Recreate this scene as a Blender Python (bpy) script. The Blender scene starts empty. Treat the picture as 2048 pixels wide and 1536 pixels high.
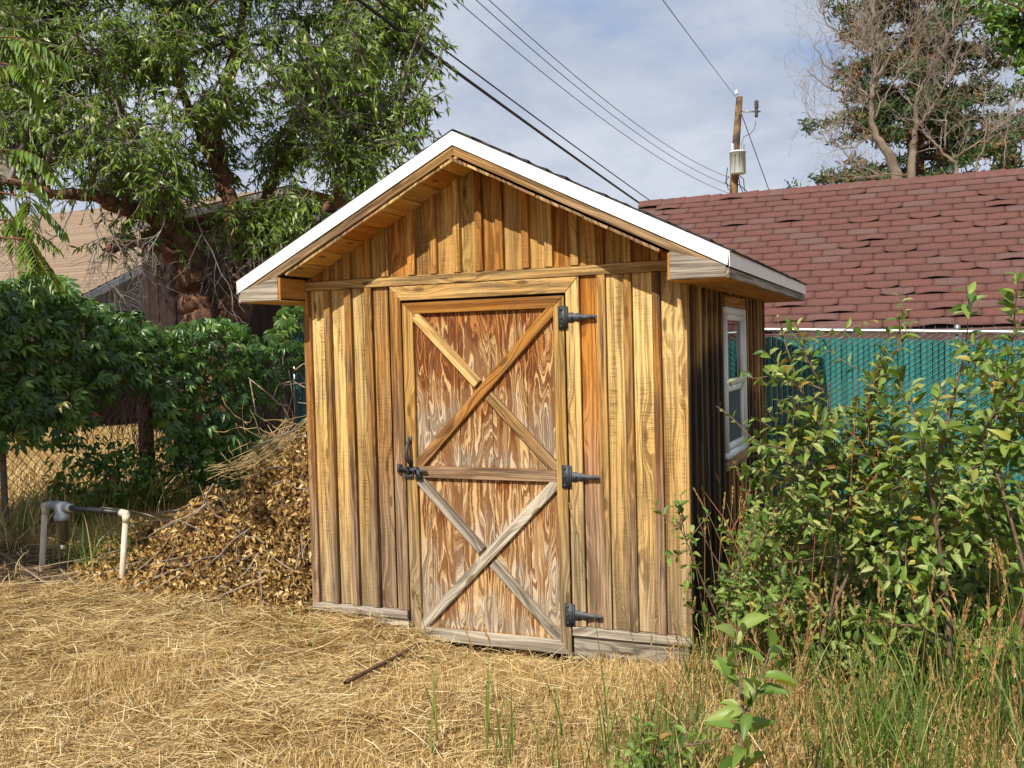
import bpy, math, random
import numpy as np
from mathutils import Vector, Matrix

random.seed(11)
rng = np.random.default_rng(11)
scene = bpy.context.scene
COL = scene.collection

# ------------------------------------------------------------------ camera
CAM = np.array([3.6375, -5.1757, 1.5779])
YAW, PITCH, ROLL, FPX = .4055, -.0355, -.0254, 1925.67      # focal length in pixels of a 2048 px wide frame
cf = np.array([-math.sin(YAW) * math.cos(PITCH), math.cos(YAW) * math.cos(PITCH), math.sin(PITCH)])
cr0 = np.array([math.cos(YAW), math.sin(YAW), 0.0]); cu0 = np.cross(cr0, cf)
cr = math.cos(ROLL) * cr0 + math.sin(ROLL) * cu0
cu = -math.sin(ROLL) * cr0 + math.cos(ROLL) * cu0
cam_d = bpy.data.cameras.new('camera'); cam = bpy.data.objects.new('camera', cam_d); COL.objects.link(cam)
M = Matrix.Identity(4)
for i in range(3):
    M[i][0], M[i][1], M[i][2], M[i][3] = cr[i], cu[i], -cf[i], CAM[i]
cam.matrix_world = M
cam_d.sensor_width = 36.0; cam_d.lens = FPX / 2048 * 36.0
cam_d.clip_start = .05; cam_d.clip_end = 800
scene.camera = cam

# ------------------------------------------------------------------ sky, sun, exposure
SUN = np.array([-.071, -.709, .702]); SUN = SUN / np.linalg.norm(SUN)
scene.view_settings.view_transform = 'Standard'; scene.view_settings.look = 'None'
scene.view_settings.gamma = 1.0; scene.view_settings.use_curve_mapping = False
scene.view_settings.exposure = 0.42
SKY_STRENGTH = .125
CLOUD_LOC = (3.1, 7.3, 1.7)
world = bpy.data.worlds.new('World'); scene.world = world; world.use_nodes = True

def node(nt, t, ins=None, **at):
    n = nt.nodes.new(t)
    for k, v in at.items(): setattr(n, k, v)
    for k, v in (ins or {}).items():
        if isinstance(v, bpy.types.NodeSocket): nt.links.new(v, n.inputs[k])
        else: n.inputs[k].default_value = v
    return n
def MA(nt, op, a, b=0.0, c=0.0, clamp=False):
    n = node(nt, 'ShaderNodeMath', {0: a, 1: b, 2: c}, operation=op); n.use_clamp = clamp
    return n.outputs[0]
def MIX(nt, f, a, b, mode='MIX'):
    n = node(nt, 'ShaderNodeMix', data_type='RGBA', blend_type=mode)
    for i, v in ((0, f), (6, a), (7, b)):
        if isinstance(v, bpy.types.NodeSocket): nt.links.new(v, n.inputs[i])
        else: n.inputs[i].default_value = (v if i == 0 else (v[0], v[1], v[2], 1.0))
    return n.outputs[2]
def RAMP(nt, fac, stops, interp='LINEAR'):
    n = node(nt, 'ShaderNodeValToRGB', {0: fac}); cr_ = n.color_ramp; cr_.interpolation = interp
    while len(cr_.elements) < len(stops): cr_.elements.new(.5)
    for e, (p, c) in zip(cr_.elements, stops):
        e.position = p; e.color = (c, c, c, 1) if not hasattr(c, '__len__') else (c[0], c[1], c[2], 1)
    return n.outputs[0]
def SS(nt, x, a, b):
    n = node(nt, 'ShaderNodeMapRange', {0: x, 1: a, 2: b, 3: 0.0, 4: 1.0}, interpolation_type='SMOOTHSTEP')
    return n.outputs[0]
def NOISE(nt, vec, scale=1.0, detail=3.0, rough=.55, dist=0.0):
    n = node(nt, 'ShaderNodeTexNoise', {'Vector': vec, 'Scale': scale, 'Detail': detail, 'Roughness': rough, 'Distortion': dist})
    return n.outputs[0]
def VEC(nt, x, y, z=0.0):
    return node(nt, 'ShaderNodeCombineXYZ', {0: x, 1: y, 2: z}).outputs[0]

nt = world.node_tree; nt.nodes.clear()
sky = node(nt, 'ShaderNodeTexSky', sky_type='NISHITA', sun_disc=False)
sky.sun_elevation = math.asin(SUN[2]); sky.sun_rotation = math.atan2(SUN[0], SUN[1])
sky.altitude = 900; sky.air_density = 1.0; sky.dust_density = .6; sky.ozone_density = 1.6
tc = node(nt, 'ShaderNodeTexCoord').outputs['Generated']
sx = node(nt, 'ShaderNodeSeparateXYZ', {0: tc})
# clouds as a layer seen in perspective: direction divided by its height
hz = MA(nt, 'ADD', MA(nt, 'MAXIMUM', sx.outputs[2], 0.0), .28)
cv = VEC(nt, MA(nt, 'DIVIDE', sx.outputs[0], hz), MA(nt, 'DIVIDE', sx.outputs[1], hz), 0.0)
mp = node(nt, 'ShaderNodeMapping', {'Vector': cv, 'Location': CLOUD_LOC}).outputs[0]
n1 = NOISE(nt, mp, .85, 5, .55, .3)
n2 = NOISE(nt, mp, 3.2, 6, .6, .2)
cover = SS(nt, MA(nt, 'ADD', MA(nt, 'MULTIPLY', n1, .8), MA(nt, 'MULTIPLY', n2, .2)), .27, .45)
shade = SS(nt, MA(nt, 'ADD', MA(nt, 'MULTIPLY', n1, .45), MA(nt, 'MULTIPLY', n2, .55)), .34, .66)
ccol = MIX(nt, shade, (2.6, 3.02, 3.8), (4.3, 4.5, 5.0))
skyc = MIX(nt, 1.0, sky.outputs[0], (.62, .80, 1.0), 'MULTIPLY')
col = MIX(nt, MA(nt, 'MULTIPLY', cover, .97), skyc, ccol)
bg = node(nt, 'ShaderNodeBackground', {0: col, 1: SKY_STRENGTH})
out = node(nt, 'ShaderNodeOutputWorld', {0: bg.outputs[0]})

sun_d = bpy.data.lights.new('sun', 'SUN'); sun_d.energy = 4.6; sun_d.angle = math.radians(.5); sun_d.color = (1.0, .93, .80)
sun_o = bpy.data.objects.new('sun', sun_d); COL.objects.link(sun_o)
sun_o.rotation_euler = Vector(SUN).to_track_quat('Z', 'Y').to_euler()
sun_o.location = (0, -10, 20)

# ------------------------------------------------------------------ geometry of the view (pixel -> place)
def ray(px, py): return cf + (px - 1024) / FPX * cr - (py - 768) / FPX * cu
def atd(px, py, D): return CAM + ray(px, py) * D
def aty(px, py, y): v = ray(px, py); return CAM + v * ((y - CAM[1]) / v[1])
def atx(px, py, x): v = ray(px, py); return CAM + v * ((x - CAM[0]) / v[0])
def atz(px, py, z): v = ray(px, py); return CAM + v * ((z - CAM[2]) / v[2])
def depth(P): return (np.asarray(P) - CAM) @ cf
def topx(P):
    v = np.asarray(P, float) - CAM; z = v @ cf
    return 1024 + FPX * (v @ cr) / z, 768 - FPX * (v @ cu) / z

# ------------------------------------------------------------------ object helpers
ROOT = {}                                    # object name -> world place of its thing
def empty(name, loc, label, cat, group=None):
    o = bpy.data.objects.new(name, None); COL.objects.link(o); o.location = loc
    o.empty_display_size = .1
    tag(o, label, cat, group); ROOT[o.name] = np.array(loc, float)
    return o
def tag(o, label=None, cat=None, group=None, kind=None):
    if label: o['label'] = label
    if cat: o['category'] = cat
    if group: o['group'] = group
    if kind: o['kind'] = kind
    return o
def mesh(name, V, F, mats, uv=None, mi=None, tint=None, smooth=False):
    me = bpy.data.meshes.new(name)
    V = np.asarray(V, np.float32)
    if isinstance(F, np.ndarray):
        k = F.shape[1]; nF = len(F)
        me.vertices.add(len(V)); me.vertices.foreach_set('co', V.ravel())
        me.loops.add(nF * k); me.loops.foreach_set('vertex_index', F.astype(np.int32).ravel())
        me.polygons.add(nF); me.polygons.foreach_set('loop_start', np.arange(0, nF * k, k, dtype=np.int32))
        me.update(calc_edges=True)
    else:
        me.from_pydata([tuple(map(float, v)) for v in V], [], F); me.update()
    for m in (mats if isinstance(mats, (list, tuple)) else [mats]): me.materials.append(m)
    if mi is not None: me.polygons.foreach_set('material_index', np.asarray(mi, np.int32))
    if uv is not None:
        l = me.uv_layers.new(name='UV'); l.data.foreach_set('uv', np.asarray(uv, np.float32).ravel())
    if tint is not None:
        a = me.attributes.new('tint', 'FLOAT', 'POINT'); a.data.foreach_set('value', np.asarray(tint, np.float32))
    if smooth: me.polygons.foreach_set('use_smooth', np.ones(len(me.polygons), bool))
    return me
def put(name, me, parent=None, kind=None, label=None):
    o = bpy.data.objects.new(name, me); COL.objects.link(o)
    if parent is not None: o.parent = parent; ROOT[o.name] = ROOT[parent.name]
    else: ROOT[o.name] = np.zeros(3)
    tag(o, label, kind=kind)
    return o
def add(name, V, F, mats, parent=None, kind=None, label=None, **kw):
    V = np.asarray(V, float)
    if parent is not None: V = V - ROOT[parent.name]
    return put(name, mesh(name, V, F, mats, **kw), parent, kind, label)
class Acc:
    """collects quads"""
    def __init__(s): s.V = []; s.F = []; s.T = []; s.n = 0
    def add(s, V, F, t=0.0):
        V = np.asarray(V, float); F = np.asarray(F, int)
        s.V.append(V); s.F.append(F + s.n); s.n += len(V)
        s.T.append(np.full(len(V), t) if np.isscalar(t) else np.asarray(t, float))
    def put(s, name, mats, parent=None, smooth=False, kind=None, label=None):
        if not s.V: return None
        return add(name, np.concatenate(s.V), np.concatenate(s.F), mats, parent, kind, label, tint=np.concatenate(s.T), smooth=smooth)
def unit(v): v = np.asarray(v, float); return v / (np.linalg.norm(v) + 1e-12)
def tube(acc, P, R, sides=6, t=0.0, cap=True):
    P = np.asarray(P, float); n = len(P)
    R = np.full(n, R, float) if np.isscalar(R) else np.asarray(R, float)
    T = np.gradient(P, axis=0) if n > 2 else np.repeat([P[1] - P[0]], 2, 0)
    T = T / (np.linalg.norm(T, axis=1, keepdims=True) + 1e-12)
    a = np.array([0, 0, 1.0]) if abs(T[0][2]) < .9 else np.array([1.0, 0, 0])
    N = unit(np.cross(T[0], a)); ang = np.arange(sides) * 2 * math.pi / sides
    V = np.empty((n, sides, 3))
    for i in range(n):
        N = unit(N - T[i] * (N @ T[i])); B = np.cross(T[i], N)
        V[i] = P[i] + R[i] * (np.cos(ang)[:, None] * N + np.sin(ang)[:, None] * B)
    i, j = np.meshgrid(np.arange(n - 1), np.arange(sides), indexing='ij')
    j2 = (j + 1) % sides
    F = np.stack([i * sides + j, i * sides + j2, (i + 1) * sides + j2, (i + 1) * sides + j], -1).reshape(-1, 4)
    V = V.reshape(-1, 3)
    if cap:
        c0 = len(V); V = np.vstack([V, P[:1], P[-1:]])
        e = []
        for q in range(0, sides, 2):
            e.append([c0, (q + 2) % sides, (q + 1) % sides, q])
            e.append([c0 + 1, (n - 1) * sides + q, (n - 1) * sides + (q + 1) % sides, (n - 1) * sides + (q + 2) % sides])
        if sides % 2 == 0: F = np.vstack([F, e])
    acc.add(V, F, t)
def box(acc, c, h, X=(1, 0, 0), Y=(0, 1, 0), Z=(0, 0, 1), t=0.0):
    X, Y, Z = map(np.asarray, (X, Y, Z)); c = np.asarray(c, float)
    V = [c + sx_ * h[0] * X + sy_ * h[1] * Y + sz_ * h[2] * Z for sx_ in (-1, 1) for sy_ in (-1, 1) for sz_ in (-1, 1)]
    F = [[0, 1, 3, 2], [4, 6, 7, 5], [0, 4, 5, 1], [2, 3, 7, 6], [0, 2, 6, 4], [1, 5, 7, 3]]
    acc.add(V, F, t)
def lathe(acc, prof, c, axis=(0, 0, 1), sides=16, t=0.0):
    axis = unit(axis); a = np.array([1.0, 0, 0]) if abs(axis[0]) < .9 else np.array([0, 1.0, 0])
    N = unit(np.cross(axis, a)); B = np.cross(axis, N); ang = np.arange(sides) * 2 * math.pi / sides
    rows = [np.asarray(c) + axis * z + max(r, 1e-4) * (np.cos(ang)[:, None] * N + np.sin(ang)[:, None] * B) for r, z in prof]
    n = len(rows); i, j = np.meshgrid(np.arange(n - 1), np.arange(sides), indexing='ij'); j2 = (j + 1) % sides
    F = np.stack([i * sides + j, i * sides + j2, (i + 1) * sides + j2, (i + 1) * sides + j], -1).reshape(-1, 4)
    acc.add(np.concatenate(rows), F, t)
def prism(name, mat, O, U, V, N, outline, t, parent=None, ch=.003, label=None, kind=None, end_mat=None):
    """a board: convex outline in (u, v) on the plane at O, v along the grain, thickness t towards N, front edges chamfered"""
    O, U, V, N = (np.asarray(a, float) for a in (O, U, V, N))
    pts = np.asarray(outline, float)
    ar = sum(pts[i][0] * pts[(i + 1) % len(pts)][1] - pts[(i + 1) % len(pts)][0] * pts[i][1] for i in range(len(pts)))
    if ar < 0: pts = pts[::-1]
    k = len(pts)
    ins = np.empty_like(pts)
    for i in range(k):
        d0 = unit(pts[i] - pts[i - 1]); d1 = unit(pts[(i + 1) % k] - pts[i])
        n0 = np.array([-d0[1], d0[0]]); n1 = np.array([-d1[1], d1[0]])
        den = 1 + n0 @ n1
        ins[i] = pts[i] + ch * (n0 + n1) / max(den, .25)
    rings = [(pts, 0.0), (pts, t - ch), (ins, t)]
    P, q = [], []
    for ring, z in rings:
        for a in ring: P.append(O + U * a[0] + V * a[1] + N * z); q.append(a)
    F = [list(range(k))[::-1], [2 * k + i for i in range(k)]]
    for r in range(2):
        for i in range(k):
            j = (i + 1) % k
            F.append([r * k + i, r * k + j, (r + 1) * k + j, (r + 1) * k + i])
    if np.dot(np.cross(U, V), N) < 0: F = [f[::-1] for f in F]
    off = np.array([random.random() * 40, random.random() * 40])
    uv = []
    for f in F:
        for vi in f:
            a = q[vi].copy()
            if vi < k and len(f) == 4: a = a + np.array([t, 0])
            uv.append(a + off)
    if end_mat is not None:
        PP = np.array(P); mi = []
        for f in F:
            nn_ = np.cross(PP[f[1]] - PP[f[0]], PP[f[2]] - PP[f[1]]); mi.append(1 if abs(unit(nn_) @ V) > .9 else 0)
        return add(name, P, F, [mat, end_mat], parent, kind, label, uv=np.array(uv), mi=mi)
    return add(name, P, F, mat, parent, kind, label, uv=np.array(uv))
def rect(u0, u1, v0, v1): return [(u0, v0), (u1, v0), (u1, v1), (u0, v1)]
def nz2(x, y, s=1.0, seed=0):
    """cheap smooth value noise on numpy arrays, 0..1"""
    x = np.asarray(x, float) * s; y = np.asarray(y, float) * s
    xi = np.floor(x).astype(np.int64); yi = np.floor(y).astype(np.int64); fx = x - xi; fy = y - yi
    fx = fx * fx * (3 - 2 * fx); fy = fy * fy * (3 - 2 * fy)
    def h(a, b):
        v = (a * 374761393 + b * 668265263 + seed * 974711) & 0x7fffffff
        v = ((v ^ (v >> 13)) * 1274126177) & 0x7fffffff
        return ((v ^ (v >> 16)) & 0xffff) / 65535.0
    return (h(xi, yi) * (1 - fx) + h(xi + 1, yi) * fx) * (1 - fy) + (h(xi, yi + 1) * (1 - fx) + h(xi + 1, yi + 1) * fx) * fy
def leaves(acc, tpl, P, X, N, S, T):
    """copies of a leaf template: P places, X tip directions, N normals, S sizes, T tints"""
    tv, tf = tpl; n = len(P)
    if n == 0: return
    X = X / (np.linalg.norm(X, axis=1, keepdims=True) + 1e-9)
    Y = np.cross(N, X); Y /= (np.linalg.norm(Y, axis=1, keepdims=True) + 1e-9); Z = np.cross(X, Y)
    V = P[:, None, :] + S[:, None, None] * (tv[None, :, 0, None] * X[:, None] + tv[None, :, 1, None] * Y[:, None] + tv[None, :, 2, None] * Z[:, None])
    F = (tf[None] + (np.arange(n) * len(tv))[:, None, None]).reshape(-1, 4)
    acc.add(V.reshape(-1, 3), F, np.repeat(T, len(tv)))
def leaf_tpl(w, stations, droop=.3, fold=.12, wave=0.0):
    """stations: (s, half width share); folded along the midrib, tip drooping"""
    V, F = [], []
    for i, (s, h) in enumerate(stations):
        z = -droop * s * s
        zz = fold * h * w + wave * (1 if i % 2 else -1)
        V += [(s, -h * w, z + zz), (s, 0, z), (s, h * w, z + zz)]
        if i: a, b = 3 * (i - 1), 3 * i; F += [[a, b, b + 1, a + 1], [a + 1, b + 1, b + 2, a + 2]]
    return np.array(V, float), np.array(F, int)
LANCE = leaf_tpl(.13, [(0, .05), (.35, 1), (.75, .7), (1, .03)], .28, .5)
OVATE = leaf_tpl(.27, [(0, .08), (.18, .75), (.45, 1), (.75, .65), (1, .03)], .30, .55, .012)
CURLED = leaf_tpl(.30, [(0, .1), (.25, .85), (.55, 1), (.8, .6), (1, .1)], .75, 1.1, .05)
NEEDLE = (np.array([(0, -.09, 0), (0, .09, 0), (.5, -.15, -.02), (.5, .15, -.02), (1, -.03, -.14), (1, .03, -.14)], float), np.array([[0, 2, 3, 1], [2, 4, 5, 3]]))
def palmate():
    V, F, n = [], [], 0
    for a, s in ((-1.25, .62), (-.62, .88), (0, 1), (.62, .88), (1.25, .62)):
        tv, tf = leaf_tpl(.165, [(0, .10), (.5, 1), (.8, .65), (1, .04)], .45, .5)
        tv = tv * s + np.array([.06, 0, 0]); x = tv[:, 0] * math.cos(a) - tv[:, 1] * math.sin(a); y = tv[:, 0] * math.sin(a) + tv[:, 1] * math.cos(a)
        V.append(np.stack([x, y, tv[:, 2] - .10 * abs(a)], 1)); F.append(tf + n); n += len(tv)
    return np.concatenate(V), np.concatenate(F)
PALM = palmate()
SLIM = (np.array([(0, -.02, 0), (0, .02, 0), (.42, -.125, -.04), (.42, .125, -.04), (1, -.012, -.26), (1, .012, -.26)], float), np.array([[0, 2, 3, 1], [2, 4, 5, 3]]))
def rdir(n): v = rng.normal(size=(n, 3)); return v / np.linalg.norm(v, axis=1, keepdims=True)

# ------------------------------------------------------------------ materials
def new_mat(name):
    m = bpy.data.materials.new(name); m.use_nodes = True; m.node_tree.nodes.clear()
    return m, m.node_tree
def finish(nt_, bsdf):
    node(nt_, 'ShaderNodeOutputMaterial', {0: bsdf})
def plain(name, c, rough=.6, metal=0.0, spec=.4, vary=0.0, scale=20, bump=0.0, c2=None):
    m, n = new_mat(name); co = node(n, 'ShaderNodeTexCoord').outputs['Object']
    nz = NOISE(n, co, scale, 5, .6)
    c2 = c2 or tuple(v * (1 - vary) for v in c)
    colr = MIX(n, SS(n, nz, .32, .68), c, c2)
    ins = {'Base Color': colr, 'Roughness': rough, 'Metallic': metal, 'Specular IOR Level': spec}
    if bump:
        ins['Normal'] = node(n, 'ShaderNodeBump', {'Height': nz, 'Strength': .5, 'Distance': bump}).outputs[0]
    finish(n, node(n, 'ShaderNodeBsdfPrincipled', ins).outputs[0]); return m
def tinted(name, stops, rough=.5, spec=.4, transl=.25, tcol=None):
    """leaf and straw material: colour by the tint attribute plus the object's own random number"""
    m, n = new_mat(name)
    a = node(n, 'ShaderNodeAttribute', attribute_name='tint').outputs['Fac']
    r = node(n, 'ShaderNodeObjectInfo').outputs['Random']
    f = MA(n, 'FRACT', MA(n, 'ADD', a, MA(n, 'MULTIPLY', r, .999)))
    c = RAMP(n, f, stops)
    p = node(n, 'ShaderNodeBsdfPrincipled', {'Base Color': c, 'Roughness': rough, 'Specular IOR Level': spec}).outputs[0]
    if transl:
        tcn = MIX(n, 1.0, c, tcol or (1.3, 1.25, .6), 'MULTIPLY')
        t = node(n, 'ShaderNodeBsdfTranslucent', {0: tcn}).outputs[0]
        p = node(n, 'ShaderNodeMixShader', {0: transl, 1: p, 2: t}).outputs[0]
    finish(n, p); return m
def wood(name, light=(.56, .315, .105), dark=(.16, .070, .021), grey=(.30, .225, .155), pale=(.74, .53, .27), greyz=(.15, 1.15), greyamt=.82,
         saw=.8, band=55, stain=None, checks=.8, palez=(.8, 1.9), bandw=.55, black=.5):
    m, n = new_mat(name)
    uvn = node(n, 'ShaderNodeUVMap', uv_map='UV').outputs[0]
    s = node(n, 'ShaderNodeSeparateXYZ', {0: uvn}); u, v = s.outputs[0], s.outputs[1]
    rnd = node(n, 'ShaderNodeObjectInfo').outputs['Random']
    pos = node(n, 'ShaderNodeSeparateXYZ', {0: node(n, 'ShaderNodeNewGeometry').outputs['Position']})
    # knots
    kv = VEC(n, MA(n, 'MULTIPLY', u, 5.5), MA(n, 'MULTIPLY', v, 1.7))
    vor = node(n, 'ShaderNodeTexVoronoi', {'Vector': kv, 'Scale': 1.0, 'Randomness': 1.0}, voronoi_dimensions='2D')
    vc = node(n, 'ShaderNodeSeparateColor', {0: vor.outputs['Color']}).outputs[0]
    gate = MA(n, 'GREATER_THAN', vc, .40)
    kd = MA(n, 'ADD', vor.outputs['Distance'], MA(n, 'SUBTRACT', 1.0, gate))
    knot = MA(n, 'SUBTRACT', 1.0, SS(n, kd, .045, .085))
    kpush = MA(n, 'SUBTRACT', 1.0, SS(n, kd, .03, .42))
    warp = NOISE(n, VEC(n, MA(n, 'MULTIPLY', u, 8), MA(n, 'MULTIPLY', v, 1.0)), 1, 2, .5)
    ring = MA(n, 'ADD', MA(n, 'MULTIPLY', u, band), MA(n, 'ADD', MA(n, 'MULTIPLY', warp, 6.0), MA(n, 'MULTIPLY', kpush, 2.5)))
    ringw = SS(n, NOISE(n, VEC(n, MA(n, 'MULTIPLY', ring, 1.35), MA(n, 'MULTIPLY', v, .25), MA(n, 'MULTIPLY', rnd, 50)), 1, 2, .6), .36, .66)
    fine = NOISE(n, VEC(n, MA(n, 'MULTIPLY', u, 170), MA(n, 'MULTIPLY', v, 4.2)), 1, 4, .7)
    streak = NOISE(n, VEC(n, MA(n, 'MULTIPLY', u, 38), MA(n, 'MULTIPLY', v, 1.0)), 1, 4, .65)
    patch = NOISE(n, VEC(n, MA(n, 'MULTIPLY', u, 9), MA(n, 'MULTIPLY', v, 2.6)), 1, 4, .6)
    f = MA(n, 'ADD', MA(n, 'MULTIPLY', ringw, bandw), MA(n, 'ADD', MA(n, 'MULTIPLY', fine, .75), MA(n, 'MULTIPLY', streak, .5)))
    f = SS(n, f, .55, 1.22)
    brown = SS(n, NOISE(n, VEC(n, MA(n, 'MULTIPLY', u, 16), MA(n, 'MULTIPLY', v, 1.3), 9.1), 1, 4, .6), .46, .66)
    f = MA(n, 'MINIMUM', MA(n, 'ADD', MA(n, 'MULTIPLY', f, .8), MA(n, 'MULTIPLY', brown, .42)), 1.0)
    base = MIX(n, f, light, dark)
    grit = NOISE(n, VEC(n, MA(n, 'MULTIPLY', u, 260), MA(n, 'MULTIPLY', v, 18), 4.4), 1, 3, .7)
    base = MIX(n, MA(n, 'MULTIPLY', SS(n, grit, .50, .70), .5), base, tuple(c * .45 for c in dark))
    # sun-bleached pale boards against orange ones
    pz = SS(n, MA(n, 'ADD', pos.outputs[2], MA(n, 'MULTIPLY', patch, .8)), palez[0] + .4, palez[1])
    pf = MA(n, 'MULTIPLY', MA(n, 'MULTIPLY', SS(n, MA(n, 'ADD', MA(n, 'MULTIPLY', rnd, .6), MA(n, 'MULTIPLY', patch, .8)), .45, .95), .75), MA(n, 'SUBTRACT', 1.0, MA(n, 'MULTIPLY', f, .7)))
    base = MIX(n, MA(n, 'MULTIPLY', pf, MA(n, 'MULTIPLY_ADD', pz, .5, .5)), base, pale)
    # weathering towards the foot of the wall, ragged along the grain
    zz = MA(n, 'ADD', pos.outputs[2], MA(n, 'ADD', MA(n, 'MULTIPLY', MA(n, 'SUBTRACT', streak, .5), 1.5), MA(n, 'MULTIPLY', MA(n, 'SUBTRACT', rnd, .5), .5)))
    g = MA(n, 'MULTIPLY', MA(n, 'SUBTRACT', 1.0, SS(n, zz, greyz[0], greyz[1])), greyamt)
    gcol = MIX(n, f, tuple(c * 1.25 for c in grey), tuple(c * .45 for c in grey))
    base = MIX(n, g, base, gcol)
    # black-brown mould patches where the boards are rough
    bl = MA(n, 'MULTIPLY', SS(n, MA(n, 'MULTIPLY', streak, MA(n, 'MULTIPLY_ADD', patch, .9, .6)), .50, .66), black)
    base = MIX(n, bl, base, (.075, .05, .03))
    # saw marks across the board
    sw = NOISE(n, VEC(n, MA(n, 'MULTIPLY', u, 9), MA(n, 'MULTIPLY', v, 105)), 1, 3, .6)
    swm = MA(n, 'MULTIPLY', SS(n, sw, .50, .62), MA(n, 'MULTIPLY', MA(n, 'MAXIMUM', MA(n, 'MULTIPLY', SS(n, patch, .40, .60), .45), brown), saw))
    base = MIX(n, MA(n, 'MULTIPLY', swm, .65), base, (.12, .06, .022))
    # long drying checks
    ck = NOISE(n, VEC(n, MA(n, 'MULTIPLY', u, 75), MA(n, 'MULTIPLY', v, 1.1), 3.3), 1, 2, .5)
    ckm = MA(n, 'MULTIPLY', SS(n, ck, .66, .72), checks)
    base = MIX(n, MA(n, 'MULTIPLY', ckm, .8), base, (.06, .035, .015))
    base = MIX(n, MA(n, 'MULTIPLY', knot, .75), base, (.10, .05, .02))
    hsv = node(n, 'ShaderNodeHueSaturation', {'Hue': MA(n, 'MULTIPLY_ADD', rnd, .02, .49), 'Saturation': 1.06, 'Value': MA(n, 'MULTIPLY_ADD', MA(n, 'FRACT', MA(n, 'MULTIPLY', rnd, 7.3)), .42, .76), 'Color': base}).outputs[0]
    if stain is not None: hsv = stain(n, pos, hsv, streak, fine)
    h = MA(n, 'SUBTRACT', MA(n, 'MULTIPLY', fine, .6), MA(n, 'ADD', MA(n, 'MULTIPLY', swm, .6), MA(n, 'ADD', ckm, MA(n, 'MULTIPLY', ringw, .25))))
    bmp = node(n, 'ShaderNodeBump', {'Height': h, 'Strength': .7, 'Distance': .004}).outputs[0]
    finish(n, node(n, 'ShaderNodeBsdfPrincipled', {'Base Color': hsv, 'Roughness': .82, 'Specular IOR Level': .25, 'Normal': bmp}).outputs[0])
    return m
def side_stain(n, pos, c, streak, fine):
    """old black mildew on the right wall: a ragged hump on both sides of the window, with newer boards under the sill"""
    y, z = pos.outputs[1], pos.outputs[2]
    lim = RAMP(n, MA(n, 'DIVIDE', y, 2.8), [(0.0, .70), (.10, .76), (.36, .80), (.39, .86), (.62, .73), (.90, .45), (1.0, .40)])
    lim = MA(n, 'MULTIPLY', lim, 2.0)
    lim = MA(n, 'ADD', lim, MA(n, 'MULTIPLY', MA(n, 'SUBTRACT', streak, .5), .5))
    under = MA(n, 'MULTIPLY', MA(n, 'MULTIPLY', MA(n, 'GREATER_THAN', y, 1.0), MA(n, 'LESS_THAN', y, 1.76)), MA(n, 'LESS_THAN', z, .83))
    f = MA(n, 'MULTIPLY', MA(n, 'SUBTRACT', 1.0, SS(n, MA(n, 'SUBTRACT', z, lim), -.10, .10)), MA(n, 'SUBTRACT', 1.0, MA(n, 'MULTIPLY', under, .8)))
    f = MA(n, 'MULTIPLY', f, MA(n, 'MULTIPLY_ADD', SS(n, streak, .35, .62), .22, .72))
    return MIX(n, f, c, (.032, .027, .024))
W_BOARD = wood('rough_sawn_boards')
W_BATTEN = wood('batten_wood', light=(.42, .225, .068), dark=(.15, .065, .018), saw=.3, band=75, black=.9, palez=(2.2, 3.5))
W_TRIM = wood('trim_wood', light=(.50, .265, .078), dark=(.17, .075, .02), saw=.4, greyz=(.5, 1.6), band=70, black=.6)
W_ORANGE = wood('orange_trim_wood', light=(.47, .235, .060), dark=(.22, .085, .018), saw=.0, greyz=(.3, 1.25), band=60, black=.5, palez=(3, 5), checks=.55, bandw=.75)
W_GREY = wood('grey_weathered_wood', light=(.40, .34, .26), dark=(.16, .12, .09), grey=(.36, .32, .27), greyz=(3, 6), greyamt=.85, saw=.2, band=60, black=.5)
W_RAKE = wood('rake_wood', light=(.44, .25, .085), dark=(.12, .065, .025), greyz=(2.1, 2.6), greyamt=.6, saw=.0, band=60, black=.8)
W_SOFFIT = wood('soffit_wood', light=(.50, .25, .065), dark=(.28, .12, .025), greyz=(-2, -1), saw=.0, band=24, black=.12, checks=.15, bandw=.3, palez=(3, 5))
W_GABLE = wood('gable_boards', light=(.50, .265, .072), dark=(.21, .088, .02), greyz=(-2, -1), saw=.7, band=45, black=.3, palez=(2.2, 3.4))
W_SIDE = wood('side_wall_boards', light=(.34, .19, .075), dark=(.09, .045, .018), greyz=(-2, -1), saw=.0, band=60, stain=side_stain, black=.9, palez=(3, 5))

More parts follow.
